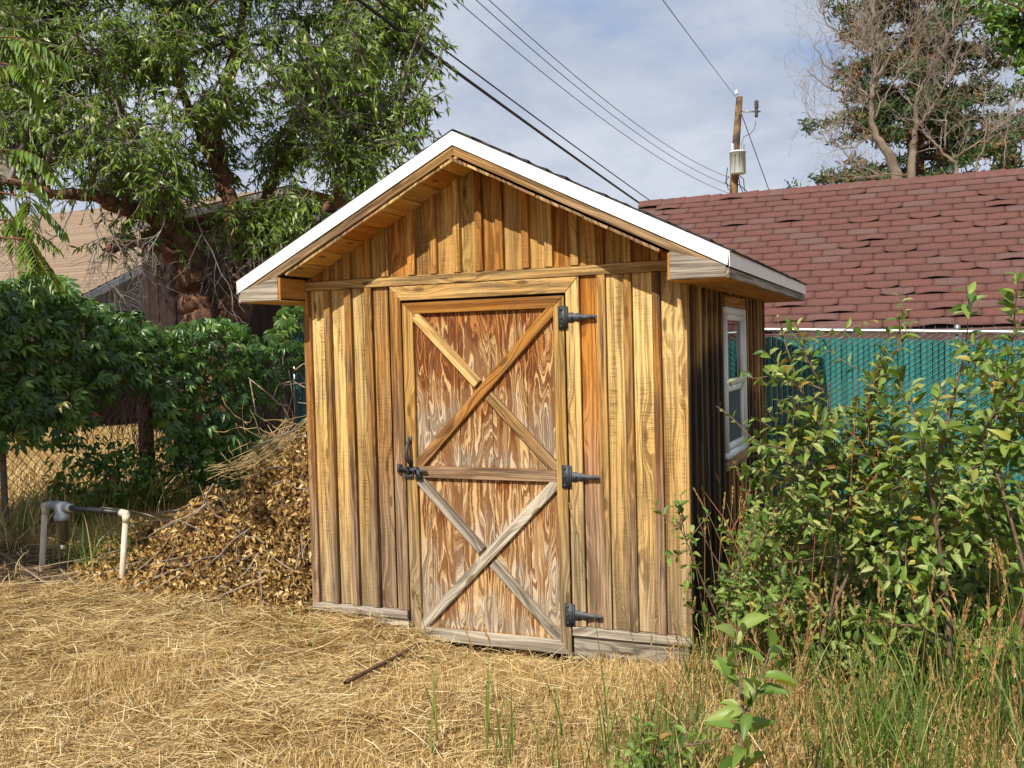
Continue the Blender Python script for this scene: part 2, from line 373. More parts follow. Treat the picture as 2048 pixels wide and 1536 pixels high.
def ply_mat():
    m, n = new_mat('weathered_plywood')
    s = node(n, 'ShaderNodeSeparateXYZ', {0: node(n, 'ShaderNodeNewGeometry').outputs['Position']})
    x, z = s.outputs[0], s.outputs[2]
    rnd = node(n, 'ShaderNodeObjectInfo').outputs['Random']
    wx = MA(n, 'ADD', x, MA(n, 'MULTIPLY', MA(n, 'SUBTRACT', NOISE(n, VEC(n, MA(n, 'MULTIPLY', x, 14), MA(n, 'MULTIPLY', z, 7)), 1, 3, .6), .5), .045))
    c0 = NOISE(n, VEC(n, MA(n, 'MULTIPLY', wx, 10.0), MA(n, 'MULTIPLY', z, 1.0), MA(n, 'MULTIPLY', rnd, .6)), 1, 1.5, .5)
    con = SS(n, NOISE(n, VEC(n, MA(n, 'MULTIPLY', c0, 38), MA(n, 'MULTIPLY', x, 1.5), MA(n, 'MULTIPLY', z, .6)), 1, 2.5, .65), .40, .64)
    fine = NOISE(n, VEC(n, MA(n, 'MULTIPLY', x, 160), MA(n, 'MULTIPLY', z, 5)), 1, 4, .65)
    blot = NOISE(n, VEC(n, MA(n, 'MULTIPLY', x, 10), MA(n, 'MULTIPLY', z, 3.0), 2.0), 1, 4, .6)
    blot2 = NOISE(n, VEC(n, MA(n, 'MULTIPLY', x, 22), MA(n, 'MULTIPLY', z, 4.5), 8.0), 1, 4, .6)
    w = node(n, 'ShaderNodeAttribute', attribute_name='tint').outputs['Fac']       # 0 kept from the rain by the rail above, 1 washed grey
    grain = SS(n, MA(n, 'ADD', MA(n, 'MULTIPLY', con, .7), MA(n, 'MULTIPLY', fine, .6)), .32, 1.05)
    rust = MIX(n, grain, (.12, .036, .009), (.42, .175, .045))
    tan = MIX(n, grain, (.19, .085, .030), (.55, .36, .165))
    gre = MIX(n, grain, (.20, .155, .115), (.52, .43, .31))
    wf = MA(n, 'ADD', w, MA(n, 'ADD', MA(n, 'MULTIPLY', MA(n, 'SUBTRACT', blot, .5), 1.5), MA(n, 'MULTIPLY', MA(n, 'SUBTRACT', con, .5), .22)))
    c = MIX(n, SS(n, wf, .08, .36), rust, tan)
    c = MIX(n, MA(n, 'MULTIPLY', SS(n, wf, .48, .90), .85), c, gre)
    c = MIX(n, MA(n, 'MULTIPLY', SS(n, blot2, .60, .74), .45), c, (.16, .13, .12))
    c = MIX(n, MA(n, 'MULTIPLY', SS(n, NOISE(n, VEC(n, MA(n, 'MULTIPLY', x, 60), MA(n, 'MULTIPLY', z, 1.4), 5.0), 1, 2, .5), .62, .72), .5), c, (.10, .05, .02))
    bmp = node(n, 'ShaderNodeBump', {'Height': MA(n, 'ADD', grain, fine), 'Strength': .5, 'Distance': .003}).outputs[0]
    finish(n, node(n, 'ShaderNodeBsdfPrincipled', {'Base Color': c, 'Roughness': .8, 'Specular IOR Level': .25, 'Normal': bmp}).outputs[0])
    return m
W_PLY = ply_mat()
def metal_mat(name, c, rough=.45, metal=0.0, rust=0.0):
    m, n = new_mat(name); co = node(n, 'ShaderNodeTexCoord').outputs['Object']
    nz = NOISE(n, co, 60, 5, .6); n3 = NOISE(n, co, 9, 4, .6)
    cc = MIX(n, SS(n, n3, .4, .65), c, tuple(v * .7 for v in c))
    if rust: cc = MIX(n, MA(n, 'MULTIPLY', SS(n, nz, .55, .7), rust), cc, (.20, .075, .03))
    b = node(n, 'ShaderNodeBump', {'Height': nz, 'Strength': .35, 'Distance': .002}).outputs[0]
    finish(n, node(n, 'ShaderNodeBsdfPrincipled', {'Base Color': cc, 'Roughness': rough, 'Metallic': metal, 'Normal': b}).outputs[0]); return m
M_WHITE = plain('white_metal', (.84, .84, .83), .42, vary=.05, scale=6)
M_VINYL = plain('white_vinyl', (.80, .81, .80), .35, vary=.06, scale=10)
M_IRON = metal_mat('black_hardware', (.040, .046, .056), .55, .1)
M_GALV = metal_mat('galvanised_steel', (.50, .51, .52), .33, .9)
M_WIRE = metal_mat('grey_wire', (.34, .34, .33), .5, .6)
M_OLDWIRE = metal_mat('rusty_wire', (.20, .17, .14), .6, .4, .6)
M_RUSTROD = metal_mat('rusty_rod', (.11, .065, .04), .8, .2, .7)
M_ASPH = plain('dark_roof_edge', (.035, .034, .034), .9, vary=.3, scale=60)
M_CABLE = plain('black_cable', (.016, .016, .018), .55)
M_PVC = plain('tan_pvc', (.62, .54, .42), .45, vary=.22, scale=8)
M_GREYPVC = plain('grey_pvc', (.30, .33, .36), .5, vary=.15, scale=14)
M_BLACKPIPE = plain('black_poly_pipe', (.018, .019, .021), .4)
M_TRANS = plain('pale_grey_paint', (.60, .64, .64), .4, vary=.08, scale=6)
M_PORC = plain('porcelain', (.62, .62, .60), .2)
M_PORCD = plain('dark_insulator', (.07, .06, .055), .3)
M_SCREEN = plain('window_screen', (.055, .055, .065), .55, vary=.2, scale=200)
M_DARKIN = plain('dark_interior', (.03, .026, .022), .9)
def glass_mat():
    m, n = new_mat('window_glass')
    g = node(n, 'ShaderNodeBsdfGlossy', {0: (1, 1, 1, 1), 1: .015}).outputs[0]
    t = node(n, 'ShaderNodeBsdfTransparent', {0: (.75, .8, .78, 1)}).outputs[0]
    fr = node(n, 'ShaderNodeFresnel', {0: 1.75}).outputs[0]
    finish(n, node(n, 'ShaderNodeMixShader', {0: fr, 1: t, 2: g}).outputs[0]); return m
M_GLASS = glass_mat()
def slat_mat():
    m, n = new_mat('teal_slat')
    r = node(n, 'ShaderNodeObjectInfo').outputs['Random']
    p = node(n, 'ShaderNodeSeparateXYZ', {0: node(n, 'ShaderNodeNewGeometry').outputs['Position']})
    nz = NOISE(n, VEC(n, MA(n, 'MULTIPLY', p.outputs[0], 60), MA(n, 'MULTIPLY', p.outputs[2], 1.2)), 1, 4, .6)
    c = MIX(n, SS(n, MA(n, 'ADD', MA(n, 'MULTIPLY', nz, .7), MA(n, 'MULTIPLY', r, .5)), .3, .85), (.007, .135, .13), (.026, .205, .195))
    c = MIX(n, MA(n, 'MULTIPLY', SS(n, nz, .60, .75), .25), c, (.07, .19, .18))
    finish(n, node(n, 'ShaderNodeBsdfPrincipled', {'Base Color': c, 'Roughness': .5}).outputs[0]); return m
M_SLAT = slat_mat()
def shingle_mat(name, cs, scale=1.0):
    m, n = new_mat(name); co = node(n, 'ShaderNodeTexCoord').outputs['Object']
    r = node(n, 'ShaderNodeObjectInfo').outputs['Random']
    g = NOISE(n, co, 120 * scale, 3, .75); w = NOISE(n, co, 2.2, 4, .6)
    a = node(n, 'ShaderNodeAttribute', attribute_name='tint').outputs['Fac']
    f = MA(n, 'FRACT', MA(n, 'ADD', a, r))
    c = RAMP(n, f, cs)
    c = MIX(n, SS(n, g, .38, .66), tuple_mul(n, c, 1.18), tuple_mul(n, c, .66))
    c = MIX(n, MA(n, 'MULTIPLY', SS(n, w, .5, .75), .25), c, (.20, .17, .15))
    b = node(n, 'ShaderNodeBump', {'Height': g, 'Strength': .8, 'Distance': .004}).outputs[0]
    finish(n, node(n, 'ShaderNodeBsdfPrincipled', {'Base Color': c, 'Roughness': .92, 'Specular IOR Level': .2, 'Normal': b}).outputs[0]); return m
def tuple_mul(n, c, k): return MIX(n, 1.0, c, (k, k, k), 'MULTIPLY')
M_RED = shingle_mat('red_shingle', [(0, (.128, .060, .050)), (.3, (.140, .061, .051)), (.55, (.118, .057, .049)), (.75, (.140, .062, .053)), (.92, (.135, .076, .068)), (1, (.128, .074, .067))])
M_TANROOF = shingle_mat('tan_shingle', [(0, (.24, .175, .125)), (.5, (.28, .205, .145)), (1, (.22, .16, .115))])
M_BARN = plain('dark_red_boards', (.034, .016, .014), .85, vary=.45, scale=9)  # red lowered to near black, standing in for the tree's shade
M_CORR = plain('grey_corrugated_iron', (.27, .27, .27), .6, metal=.2, vary=.45, scale=4, c2=(.16, .13, .11))
M_BARK = plain('brown_bark', (.20, .095, .052), .95, scale=11, bump=.06, c2=(.05, .028, .018))
M_TWIG = plain('grey_twig', (.25, .215, .185), .9, vary=.5, scale=12)
M_PALETWIG = plain('pale_dead_wood', (.36, .30, .25), .9, vary=.35, scale=3)
M_PALEBARK = plain('pale_dead_bark', (.24, .19, .145), .95, scale=4, bump=.03, c2=(.15, .11, .085))
M_STEM = plain('shrub_stem', (.20, .13, .09), .8, scale=40, c2=(.12, .075, .055))
M_REDSTEM = plain('red_stem', (.30, .10, .05), .7, scale=30, c2=(.20, .07, .045))
M_POLE = plain('weathered_pole_wood', (.25, .15, .065), .9, scale=2.2, c2=(.045, .033, .026), bump=.02)
M_STALK = plain('tan_stalks', (.50, .36, .17), .8, vary=.35, scale=9)
M_STICK = plain('bleached_stick', (.38, .29, .20), .9, vary=.4, scale=25)
M_TREELEAF = tinted('tree_leaf', [(0, (.050, .095, .010)), (.35, (.125, .215, .020)), (.7, (.20, .305, .032)), (.93, (.28, .37, .055)), (1, (.32, .30, .05))], .38, .5, .32)
M_VINELEAF = tinted('creeper_leaf', [(0, (.022, .062, .012)), (.5, (.052, .125, .022)), (.85, (.10, .20, .030)), (.97, (.17, .27, .04)), (1, (.20, .05, .02))], .35, .5, .22)
M_APPLE = tinted('apple_leaf', [(0, (.055, .11, .018)), (.4, (.135, .225, .035)), (.72, (.23, .315, .065)), (.92, (.32, .38, .14)), (.965, (.34, .34, .05)), (1, (.32, .18, .05))], .45, .4, .30)
M_BRIGHT = tinted('bright_leaf', [(0, (.03, .08, .012)), (.5, (.07, .16, .02)), (1, (.14, .24, .04))], .4, .5, .3)
M_SPRUCE = tinted('spruce_needles', [(0, (.022, .050, .020)), (.45, (.050, .095, .030)), (.74, (.095, .135, .040)), (.80, (.16, .10, .045)), (1, (.20, .12, .05))], .7, .3, .08)
M_DRYLEAF = tinted('dry_leaf', [(0, (.20, .11, .035)), (.4, (.42, .27, .095)), (.75, (.56, .40, .165)), (1, (.68, .53, .27))], .7, .2, .22, (1.2, 1.0, .6))
M_STRAW = tinted('straw', [(0, (.11, .055, .018)), (.25, (.33, .195, .062)), (.6, (.58, .41, .175)), (.88, (.72, .56, .28)), (1, (.84, .72, .45))], .6, .3, .15, (1.1, 1.0, .7))
M_GRASS = tinted('green_grass', [(0, (.06, .11, .018)), (.5, (.115, .195, .03)), (.8, (.19, .25, .055)), (1, (.36, .30, .11))], .5, .4, .3)
M_SEED = tinted('seed_head', [(0, (.30, .18, .07)), (.5, (.46, .30, .12)), (1, (.60, .42, .20))], .7, .2, .2, (1.1, 1.0, .7))

def ground_mat():
    m, n = new_mat('ground_soil')
    p = node(n, 'ShaderNodeNewGeometry').outputs['Position']; s = node(n, 'ShaderNodeSeparateXYZ', {0: p})
    a = NOISE(n, p, 1.7, 5, .6); b = NOISE(n, p, 38, 5, .7); c_ = NOISE(n, p, 9, 4, .6)
    straw = MIX(n, SS(n, b, .35, .65), (.20, .12, .045), (.42, .28, .11))
    soil = MIX(n, SS(n, b, .35, .68), (.058, .038, .026), (.13, .085, .055))
    soilf = node(n, 'ShaderNodeAttribute', attribute_name='tint').outputs['Fac']
    f = SS(n, MA(n, 'ADD', soilf, MA(n, 'MULTIPLY', MA(n, 'SUBTRACT', c_, .5), .7)), .35, .65)
    c = MIX(n, f, straw, soil)
    c = MIX(n, MA(n, 'MULTIPLY', SS(n, a, .45, .7), .3), c, (.10, .07, .035))
    bm = node(n, 'ShaderNodeBump', {'Height': MA(n, 'ADD', b, c_), 'Strength': .9, 'Distance': .03}).outputs[0]
    finish(n, node(n, 'ShaderNodeBsdfPrincipled', {'Base Color': c, 'Roughness': .95, 'Specular IOR Level': .15, 'Normal': bm}).outputs[0]); return m
M_GROUND = ground_mat()

# ------------------------------------------------------------------ ground
def smst(x, a, b): t = np.clip((np.asarray(x, float) - a) / (b - a), 0, 1); return t * t * (3 - 2 * t)
def gz(x, y):
    x = np.asarray(x, float); y = np.asarray(y, float)
    z = np.where(x < 0, -.075 - .062 * np.maximum(x, -3.2), -.075 - .050 * np.minimum(x, 3.5))
    z = z - .085 * np.exp(-(((x - 1.45) / .85) ** 2 + ((y + .12) / .42) ** 2))
    z = z + .16 * smst(y, -.3, 1.2) * smst(-x, 2.2, 3.2)            # dirt bank below the side fence
    z = z - .06 * smst(y, 2.6, 4.5) * smst(x, 1, 3)
    near = np.exp(-((x - .5) ** 2 + (y + 1) ** 2) / 60.0)
    z = z + near * (.075 * (nz2(x, y, .9, 3) - .5) + .055 * (nz2(x, y, 2.6, 5) - .5) + .022 * (nz2(x, y, 7, 9) - .5))
    return z
def soil_mask(x, y):
    d = ((x + 2.35) / 1.05) ** 2 + ((y + .16) / .58) ** 2
    s = 1 - smst(d, .6, 1.15)
    s = np.maximum(s, .75 * smst(nz2(x, y, 1.6, 21), .60, .78) * smst(y, -1.2, -.1) * smst(-x, .2, 1.2))
    s = np.maximum(s, .5 * np.exp(-(((x - 1.0) / .6) ** 2 + ((y + .45) / .25) ** 2)))
    return s
def axis(lo, fine_lo, fine_hi, hi, n): 
    a = np.linspace(0, 1, 26)[1:] ** 2.2
    return np.concatenate([fine_lo - (fine_lo - lo) * a[::-1], np.linspace(fine_lo, fine_hi, n), fine_hi + (hi - fine_hi) * a])
gx, gy = axis(-320, -6, 7, 320, 181), axis(-120, -5.5, 6, 420, 171)
GX, GY = np.meshgrid(gx, gy); GZ = gz(GX, GY)
nx, ny = len(gx), len(gy)
i, j = np.meshgrid(np.arange(ny - 1), np.arange(nx - 1), indexing='ij')
GF = np.stack([i * nx + j, i * nx + j + 1, (i + 1) * nx + j + 1, (i + 1) * nx + j], -1).reshape(-1, 4)
g = add('ground', np.stack([GX, GY, GZ], -1).reshape(-1, 3), GF, M_GROUND, tint=soil_mask(GX, GY).ravel(), smooth=True)
tag(g, 'dry ground strewn with cut straw sloping down from the left', kind='structure')

# ------------------------------------------------------------------ shed
Wd, Lg, OH, SO = 2.44, 2.714, .2987, .2856          # width, length, gable overhang, eave overhang
KS, APX = .50, 2.66                                  # roof slope; apex of the soffit underside
ZSOF = 1.915
shed = empty('garden_shed', (0, 0, 0), 'small board and batten wooden shed with crossed braces on its door and white roof edging', 'shed')
X3, Y3, Z3 = np.eye(3)
def under(x): return APX - KS * abs(x - Wd / 2)
def jit(a): return random.uniform(-a, a)
# added dark core behind the boards, coloured as the unlit inside, closes the joints
core = Acc()
def quad(acc, a, b, c, d): acc.add([a, b, c, d], [[0, 1, 2, 3]])
for (a, b) in (((.03, .012), (Wd - .03, .012)), ((.03, Lg - .012), (Wd - .03, Lg - .012))):
    y = a[1]
    quad(core, (.03, y, -.15), (Wd - .03, y, -.15), (Wd - .03, y, 1.95), (.03, y, 1.95))
    quad(core, (.03, y, 1.95), (Wd - .03, y, 1.95), (Wd / 2 + .3, y, under(Wd / 2 + .3) - .03), (Wd / 2 - .3, y, under(Wd / 2 - .3) - .03))
    quad(core, (Wd / 2 - .3, y, under(Wd / 2 - .3) - .03), (Wd / 2 + .3, y, under(Wd / 2 + .3) - .03), (Wd / 2 + .02, y, APX - .04), (Wd / 2 - .02, y, APX - .04))
quad(core, (.03, .012, -.15), (.03, Lg - .012, -.15), (.03, Lg - .012, 1.95), (.03, .012, 1.95))
WY0, WY1, WZ0, WZ1 = 1.03, 1.745, .835, 1.822       # window opening on the right wall
xs = Wd - .03
for (ya, yb, za, zb) in ((.012, WY0, -.15, 1.95), (WY1, Lg - .012, -.15, 1.95), (WY0, WY1, -.15, WZ0), (WY0, WY1, WZ1, 1.95)):
    quad(core, (xs, ya, za), (xs, yb, za), (xs, yb, zb), (xs, ya, zb))
core.put('dark_core', M_DARKIN, shed)

# front wall: boards on a grid, battens over the joints
BR = [.198, .352, .501, .629, .813, .963, 1.119, 1.264, 1.398, 1.557, 1.701, 1.856, 2.007, 2.159, 2.318]   # right edges of the battens
def wall_board(name, mat, x0, x1, z0, z1f, t, yb, par=shed, lab=None):
    """upright board on the front wall; z1f a number or the roof slope"""
    if callable(z1f):
        out = [(x0, z0), (x1, z0), (x1, z1f(x1))]
        if x0 < Wd / 2 < x1: out.append((Wd / 2, z1f(Wd / 2)))
        out.append((x0, z1f(x0)))
    else: out = rect(x0, x1, z0, z1f)
    return prism(name, mat, (0, yb, 0), X3, Z3, -Y3, out, t, par, label=lab)
edges = [-.004] + [b - .023 for b in BR] + [Wd + .004]
DX0, DX1 = .706, 1.768                               # door opening
for k in range(len(edges) - 1):
    a, b = edges[k] + .002, edges[k + 1] - .002
    m = (a + b) / 2
    wall_board('gable_board', W_GABLE, a, b, 2.0 + jit(.004), lambda x: under(x) - .004, .019 + jit(.002), 0.004)
    if m < DX0 - .02: wall_board('wall_board', W_BOARD, a, min(b, DX0 - .006), -.012, 1.984, .019 + jit(.002), 0.004)
    elif m > DX1 + .10 and k > 12:
        wall_board('wall_board', W_BOARD, a, b, -.012, 1.984, .019 + jit(.002), 0.004)
wall_board('wall_board', W_ORANGE, 1.856, 1.982, -.012, 1.984, .021, 0.004, lab='orange new looking board beside the upper hinge')
for k, xr in enumerate(BR):
    w = .046 + jit(.004)
    if abs(xr - Wd / 2) > .0:
        wall_board('gable_batten', W_GABLE, xr - w, xr, 2.043, lambda x: under(x) - .004, .028, -.0165)
    if xr < .55 or xr > 2.0:
        wall_board('wall_batten', W_BATTEN, xr - w, xr, -.012, 1.982, .028, -.0165)
wall_board('corner_board', W_BOARD, -.006, .046, -.055, 1.982, .022, -.0165)
wall_board('corner_board', W_BOARD, 2.412, 2.462, -.055, 1.982, .022, -.0165)
prism('gable_trim', W_TRIM, (0, -.0166, 1.984), Z3, X3, -Y3, rect(0, .057, .012, Wd - .012), .021, shed)
prism('skirt_board', W_GREY, (0, -.002, -.064), Z3, X3, -Y3, rect(0, .050, .0, DX0 - .012), .043, shed)
prism('skirt_board', W_GREY, (0, -.002, -.064), Z3, X3, -Y3, rect(0, .050, DX1 + .004, Wd + .012), .043, shed)
prism('sill_board', W_GREY, (0, .0, -.24), Z3, X3, -Y3, rect(0, .173, .0, DX0 - .014), .025, shed)
prism('sill_board', W_GREY, (0, .0, -.24), Z3, X3, -Y3, rect(0, .173, DX1 + .004, Wd), .025, shed)
# casing with mitred head
HB, HT = 1.893, 1.980
prism('door_casing', W_TRIM, (0, -.0168, 0), X3, Z3, -Y3, [(.628, -.012), (.704, -.012), (.704, HB), (.628, HT)], .021, shed)
prism('door_casing', W_TRIM, (0, -.0168, 0), X3, Z3, -Y3, [(1.772, -.012), (1.852, -.012), (1.852, HT), (1.772, HB)], .021, shed)
prism('door_header', W_TRIM, (0, -.0168, HB), Z3, X3, -Y3, [(0, .706), (0, 1.770), (HT - HB, 1.850), (HT - HB, .630)], .022, shed)

# door: panel boards, frame rails, braces, hardware
ZD0, ZD1 = -.182, 1.878
dx0, dx1 = .713, 1.760
door = add('door', [(dx0, .006, ZD0), (dx1, .006, ZD0), (dx1, .006, ZD1), (dx0, .006, ZD1)], [[0, 1, 2, 3]], M_DARKIN, shed)
SL, SR = .072, .066                                  # stile widths
ix0, ix1 = dx0 + SL, dx1 - SR
zb0, zb1 = ZD0 + .078, ZD1 - .068                    # panel height
zm0, zm1 = .813, .884                                # middle rail
def panel_wear(x, z):
    """0 just below a rail or brace (dry, rust red), 1 above one (rain washed, grey)"""
    if z > zm1 - .03: c0, c1 = zm1, zb1
    else: c0, c1 = zb0, zm0
    t = np.clip((x - ix0) / (ix1 - ix0), 0, 1); s = np.clip((z - c0) / (c1 - c0), 0, 1)
    lines = sorted([0, t, 1 - t, 1])
    above = [l for l in lines if l >= s]; below = [l for l in lines if l <= s]
    up = (min(above) if above else 1) - s; dn = s - (max(below) if below else 0)
    low = .24 * (1 - (z - zb0) / (zb1 - zb0))
    return float(np.clip(.02 + .95 * up / (up + dn + 1e-6) * (up + dn) ** .25 + low - (.16 if z > 1.35 else 0), 0, 1))
ngr = [ix0 - .002, .865, 1.075, 1.29, 1.515, ix1 + .002]
for k in range(5):
    a, b = ngr[k] + .0022, ngr[k + 1] - .0022
    nu, nv = 7, 64
    U_, V_ = np.meshgrid(np.linspace(a, b, nu), np.linspace(zb0 - .01, zb1 + .01, nv))
    y0 = -.008
    P = np.stack([U_, np.full_like(U_, y0), V_], -1).reshape(-1, 3)
    i, j = np.meshgrid(np.arange(nv - 1), np.arange(nu - 1), indexing='ij')
    F = np.stack([i * nu + j, i * nu + j + 1, (i + 1) * nu + j + 1, (i + 1) * nu + j], -1).reshape(-1, 4)
    T = [panel_wear(p[0], p[2]) for p in P]
    n0 = len(P)
    side = [(a, y0 + .01, zb0 - .01), (a, y0 + .01, zb1 + .01), (b, y0 + .01, zb0 - .01), (b, y0 + .01, zb1 + .01)]
    F = np.vstack([F, [[n0, 0, (nv - 1) * nu, n0 + 1], [nu - 1, n0 + 2, n0 + 3, nv * nu - 1]]])
    add('panel_board', np.vstack([P, side]), F, W_PLY, door, tint=np.array(T + [.5] * 4))
FT = .026; FY = -.0085
prism('stile', W_ORANGE, (0, FY, 0), X3, Z3, -Y3, [(dx0, ZD0), (dx0 + SL, ZD0 + .078), (dx0 + SL, ZD1 - .068), (dx0, ZD1)], FT, door)
prism('stile', W_ORANGE, (0, FY, 0), X3, Z3, -Y3, [(dx1 - SR, ZD0 + .078), (dx1, ZD0), (dx1, ZD1), (dx1 - SR, ZD1 - .068)], FT, door)
prism('rail', W_ORANGE, (0, FY, ZD1 - .068), Z3, X3, -Y3, [(0, ix0 + .001), (0, ix1 - .001), (.068, dx1 - .002), (.068, dx0 + .002)], FT, door, label='orange top rail of the door with mitred ends')
prism('rail', W_GREY, (0, FY, ZD0), Z3, X3, -Y3, [(0, dx0 + .002), (0, dx1 - .002), (.078, ix1 - .001), (.078, ix0 + .001)], FT, door, label='grey weathered bottom rail of the door')
prism('rail', W_TRIM, (0, FY, zm0), Z3, X3, -Y3, rect(0, zm1 - zm0, ix0 + .001, ix1 - .001), FT, door, label='middle rail with grey upper edge')
def brace(p, q, w, mat, cut=None):
    p, q = np.array(p, float), np.array(q, float); d = unit(q - p); nrm = np.array([-d[1], d[0]]); L = np.linalg.norm(q - p)
    for a, b in ([(-.035, L + .035)] if cut is None else [(-.035, cut[0] * L), (cut[1] * L, L + .035)]):
        prism('brace', mat, (p[0], FY, p[1]), np.array([nrm[0], 0, nrm[1]]), np.array([d[0], 0, d[1]]), -Y3, rect(-w / 2, w / 2, a, b), FT - .003 + jit(.0008), door)
e = .0015
brace((ix0 + e, zm1 + e), (ix1 - e, zb1 - e), .062, W_ORANGE)
brace((ix0 + e, zb1 - e), (ix1 - e, zm1 + e), .062, W_TRIM, (.462, .538))
brace((ix0 + e, zb0 + e), (ix1 - e, zm0 - e), .062, W_GREY)
brace((ix0 + e, zm0 - e), (ix1 - e, zb0 + e), .062, W_GREY, (.462, .538))
# strap hinges
def hinge(x, z):
    h = Acc(); y = -.047
    box(h, (x, y + .004, z), (.026, .0025, .066))
    pr = [(.0, .026), (.03, .028), (.045, .020), (.06, .024), (.09, .015), (.12, .0105), (.14, .013), (.165, .010), (.178, .002)]
    yy = y + .003
    V = []
    for s, w in pr: V += [(x + .030 + s, yy, z - w), (x + .030 + s, yy, z + w), (x + .030 + s, yy + .005, z - w), (x + .030 + s, yy + .005, z + w)]
    F = []
    for k in range(len(pr) - 1):
        a, b = 4 * k, 4 * k + 4
        F += [[a, b, b + 1, a + 1], [a + 1, b + 1, b + 3, a + 3], [a + 2, b + 2, b, a]]
    h.add(V, F)
    tube(h, [(x + .028, y, z - .062), (x + .028, y + .002, z + .062)], .0055, 8)
    o = h.put('hinge', M_IRON, door)
    b = Acc()
    for (bx, bz) in ((x - .008, z + .048), (x - .008, z - .048), (x - .008, z), (x + .058, z), (x + .105, z), (x + .172, z)):
        lathe(b, [(.0085, 0), (.0075, .004), (.003, .006), (.0, .006)], (bx, y, bz), (0, -1, 0), 8)
    b.put('bolt', M_IRON, o)
for z in (1.752, .848, .055): hinge(1.755, z)
# pull handle and latch
h = Acc(); hx = .744
box(h, (hx, -.037, 1.042), (.014, .004, .022)); box(h, (hx + .003, -.037, .895), (.014, .004, .02))
s = np.linspace(0, 1, 12)
P = np.stack([hx + .003 * s, -.040 - .045 * np.sin(math.pi * s) ** .6, 1.042 - .147 * s], 1)
tube(h, P, .0095 + .003 * np.sin(math.pi * s), 8)
h.put('handle', M_IRON, door)
h = Acc()
box(h, (.752, -.038, .858), (.052, .005, .016)); tube(h, [(.665, -.052, .868), (.862, -.052, .852)], .008, 8)
box(h, (.735, -.046, .862), (.010, .014, .022)); box(h, (.785, -.046, .858), (.010, .014, .024)); box(h, (.805, -.050, .838), (.012, .010, .030), X=unit((1, 0, .5)), Z=unit((-.5, 0, 1)))
tube(h, [(.74, -.055, .87), (.74, -.085, .885)], .006, 6); box(h, (.80, -.042, .815), (.022, .006, .012)); box(h, (.735, -.042, .822), (.03, .006, .012))
h.put('slide_bolt', M_IRON, door)
h = Acc(); box(h, (.672, -.046, .87), (.014, .008, .026)); tube(h, [(.672, -.058, .848), (.672, -.058, .892)], .010, 8)
h.put('bolt_keeper', M_IRON, shed)

# right wall
nb = 17; pw = Lg / nb
def side_piece(name, mat, y0, y1, z0, z1, t, xb): return prism(name, mat, (xb, 0, 0), Y3, Z3, X3, rect(y0, y1, z0, z1), t, shed)
for k in range(nb):
    y0, y1 = k * pw + .002, (k + 1) * pw - .002
    zs = [(-.06, 1.93)] if (y1 < WY0 - .02 or y0 > WY1 + .02) else [(-.06, WZ0 - .06), (WZ1 + .075, 1.93)]
    if y0 < WY0 - .02 < y1 or y0 < WY1 + .02 < y1:
        for (a, b) in ((y0, min(y1, WY0 - .02)), (max(y0, WY1 + .02), y1)):
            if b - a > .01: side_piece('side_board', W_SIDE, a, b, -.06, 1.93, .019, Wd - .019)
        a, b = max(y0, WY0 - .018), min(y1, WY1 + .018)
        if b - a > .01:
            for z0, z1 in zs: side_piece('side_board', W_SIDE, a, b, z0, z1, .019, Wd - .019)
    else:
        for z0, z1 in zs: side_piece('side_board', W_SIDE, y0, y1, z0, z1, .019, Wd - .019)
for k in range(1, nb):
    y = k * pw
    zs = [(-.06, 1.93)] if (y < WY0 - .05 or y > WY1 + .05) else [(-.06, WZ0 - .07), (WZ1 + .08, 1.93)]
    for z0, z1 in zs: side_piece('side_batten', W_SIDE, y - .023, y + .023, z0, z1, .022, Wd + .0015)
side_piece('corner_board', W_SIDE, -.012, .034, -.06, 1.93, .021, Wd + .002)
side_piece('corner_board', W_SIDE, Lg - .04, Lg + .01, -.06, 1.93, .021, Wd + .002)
prism('window_header', W_TRIM, (Wd + .001, 0, WZ1 + .004), Z3, Y3, X3, rect(0, .068, WY0 - .02, WY1 + .02), .03, shed)
prism('window_sill_board', W_TRIM, (Wd + .001, 0, WZ0 - .072), Z3, Y3, X3, rect(0, .064, WY0 - .02, WY1 + .02), .03, shed)
win = add('window', [(Wd - .02, WY0 - .016, WZ0 - .006), (Wd - .02, WY1 + .016, WZ0 - .006), (Wd - .02, WY1 + .016, WZ0), (Wd - .02, WY0 - .016, WZ0)], [[0, 1, 2, 3]], M_VINYL, shed)
def ring(name, y0, y1, z0, z1, w, x0, t, par):
    a = Acc()
    for (ya, yb, za, zb) in ((y0, y1, z0, z0 + w), (y0, y1, z1 - w, z1), (y0, y0 + w, z0 + w, z1 - w), (y1 - w, y1, z0 + w, z1 - w)):
        box(a, (x0 + t / 2, (ya + yb) / 2, (za + zb) / 2), (t / 2, (yb - ya) / 2, (zb - za) / 2))
    return a.put(name, M_VINYL, par)
ring('frame', WY0 - .014, WY1 + .014, WZ0 + .002, WZ1 - .002, .042, Wd - .012, .048, win)
zmid = 1.34
sash = ring('upper_sash', WY0 + .040, WY1 - .040, zmid - .03, WZ1 - .046, .040, Wd - .006, .030, win)
add('pane', [(Wd + .006, WY0 + .08, zmid), (Wd + .006, WY1 - .08, zmid), (Wd + .006, WY1 - .08, WZ1 - .09), (Wd + .006, WY0 + .08, WZ1 - .09)], [[0, 1, 2, 3]], M_GLASS, win)
sash2 = ring('lower_sash', WY0 + .040, WY1 - .040, WZ0 + .054, zmid - .034, .038, Wd - .010, .030, win)
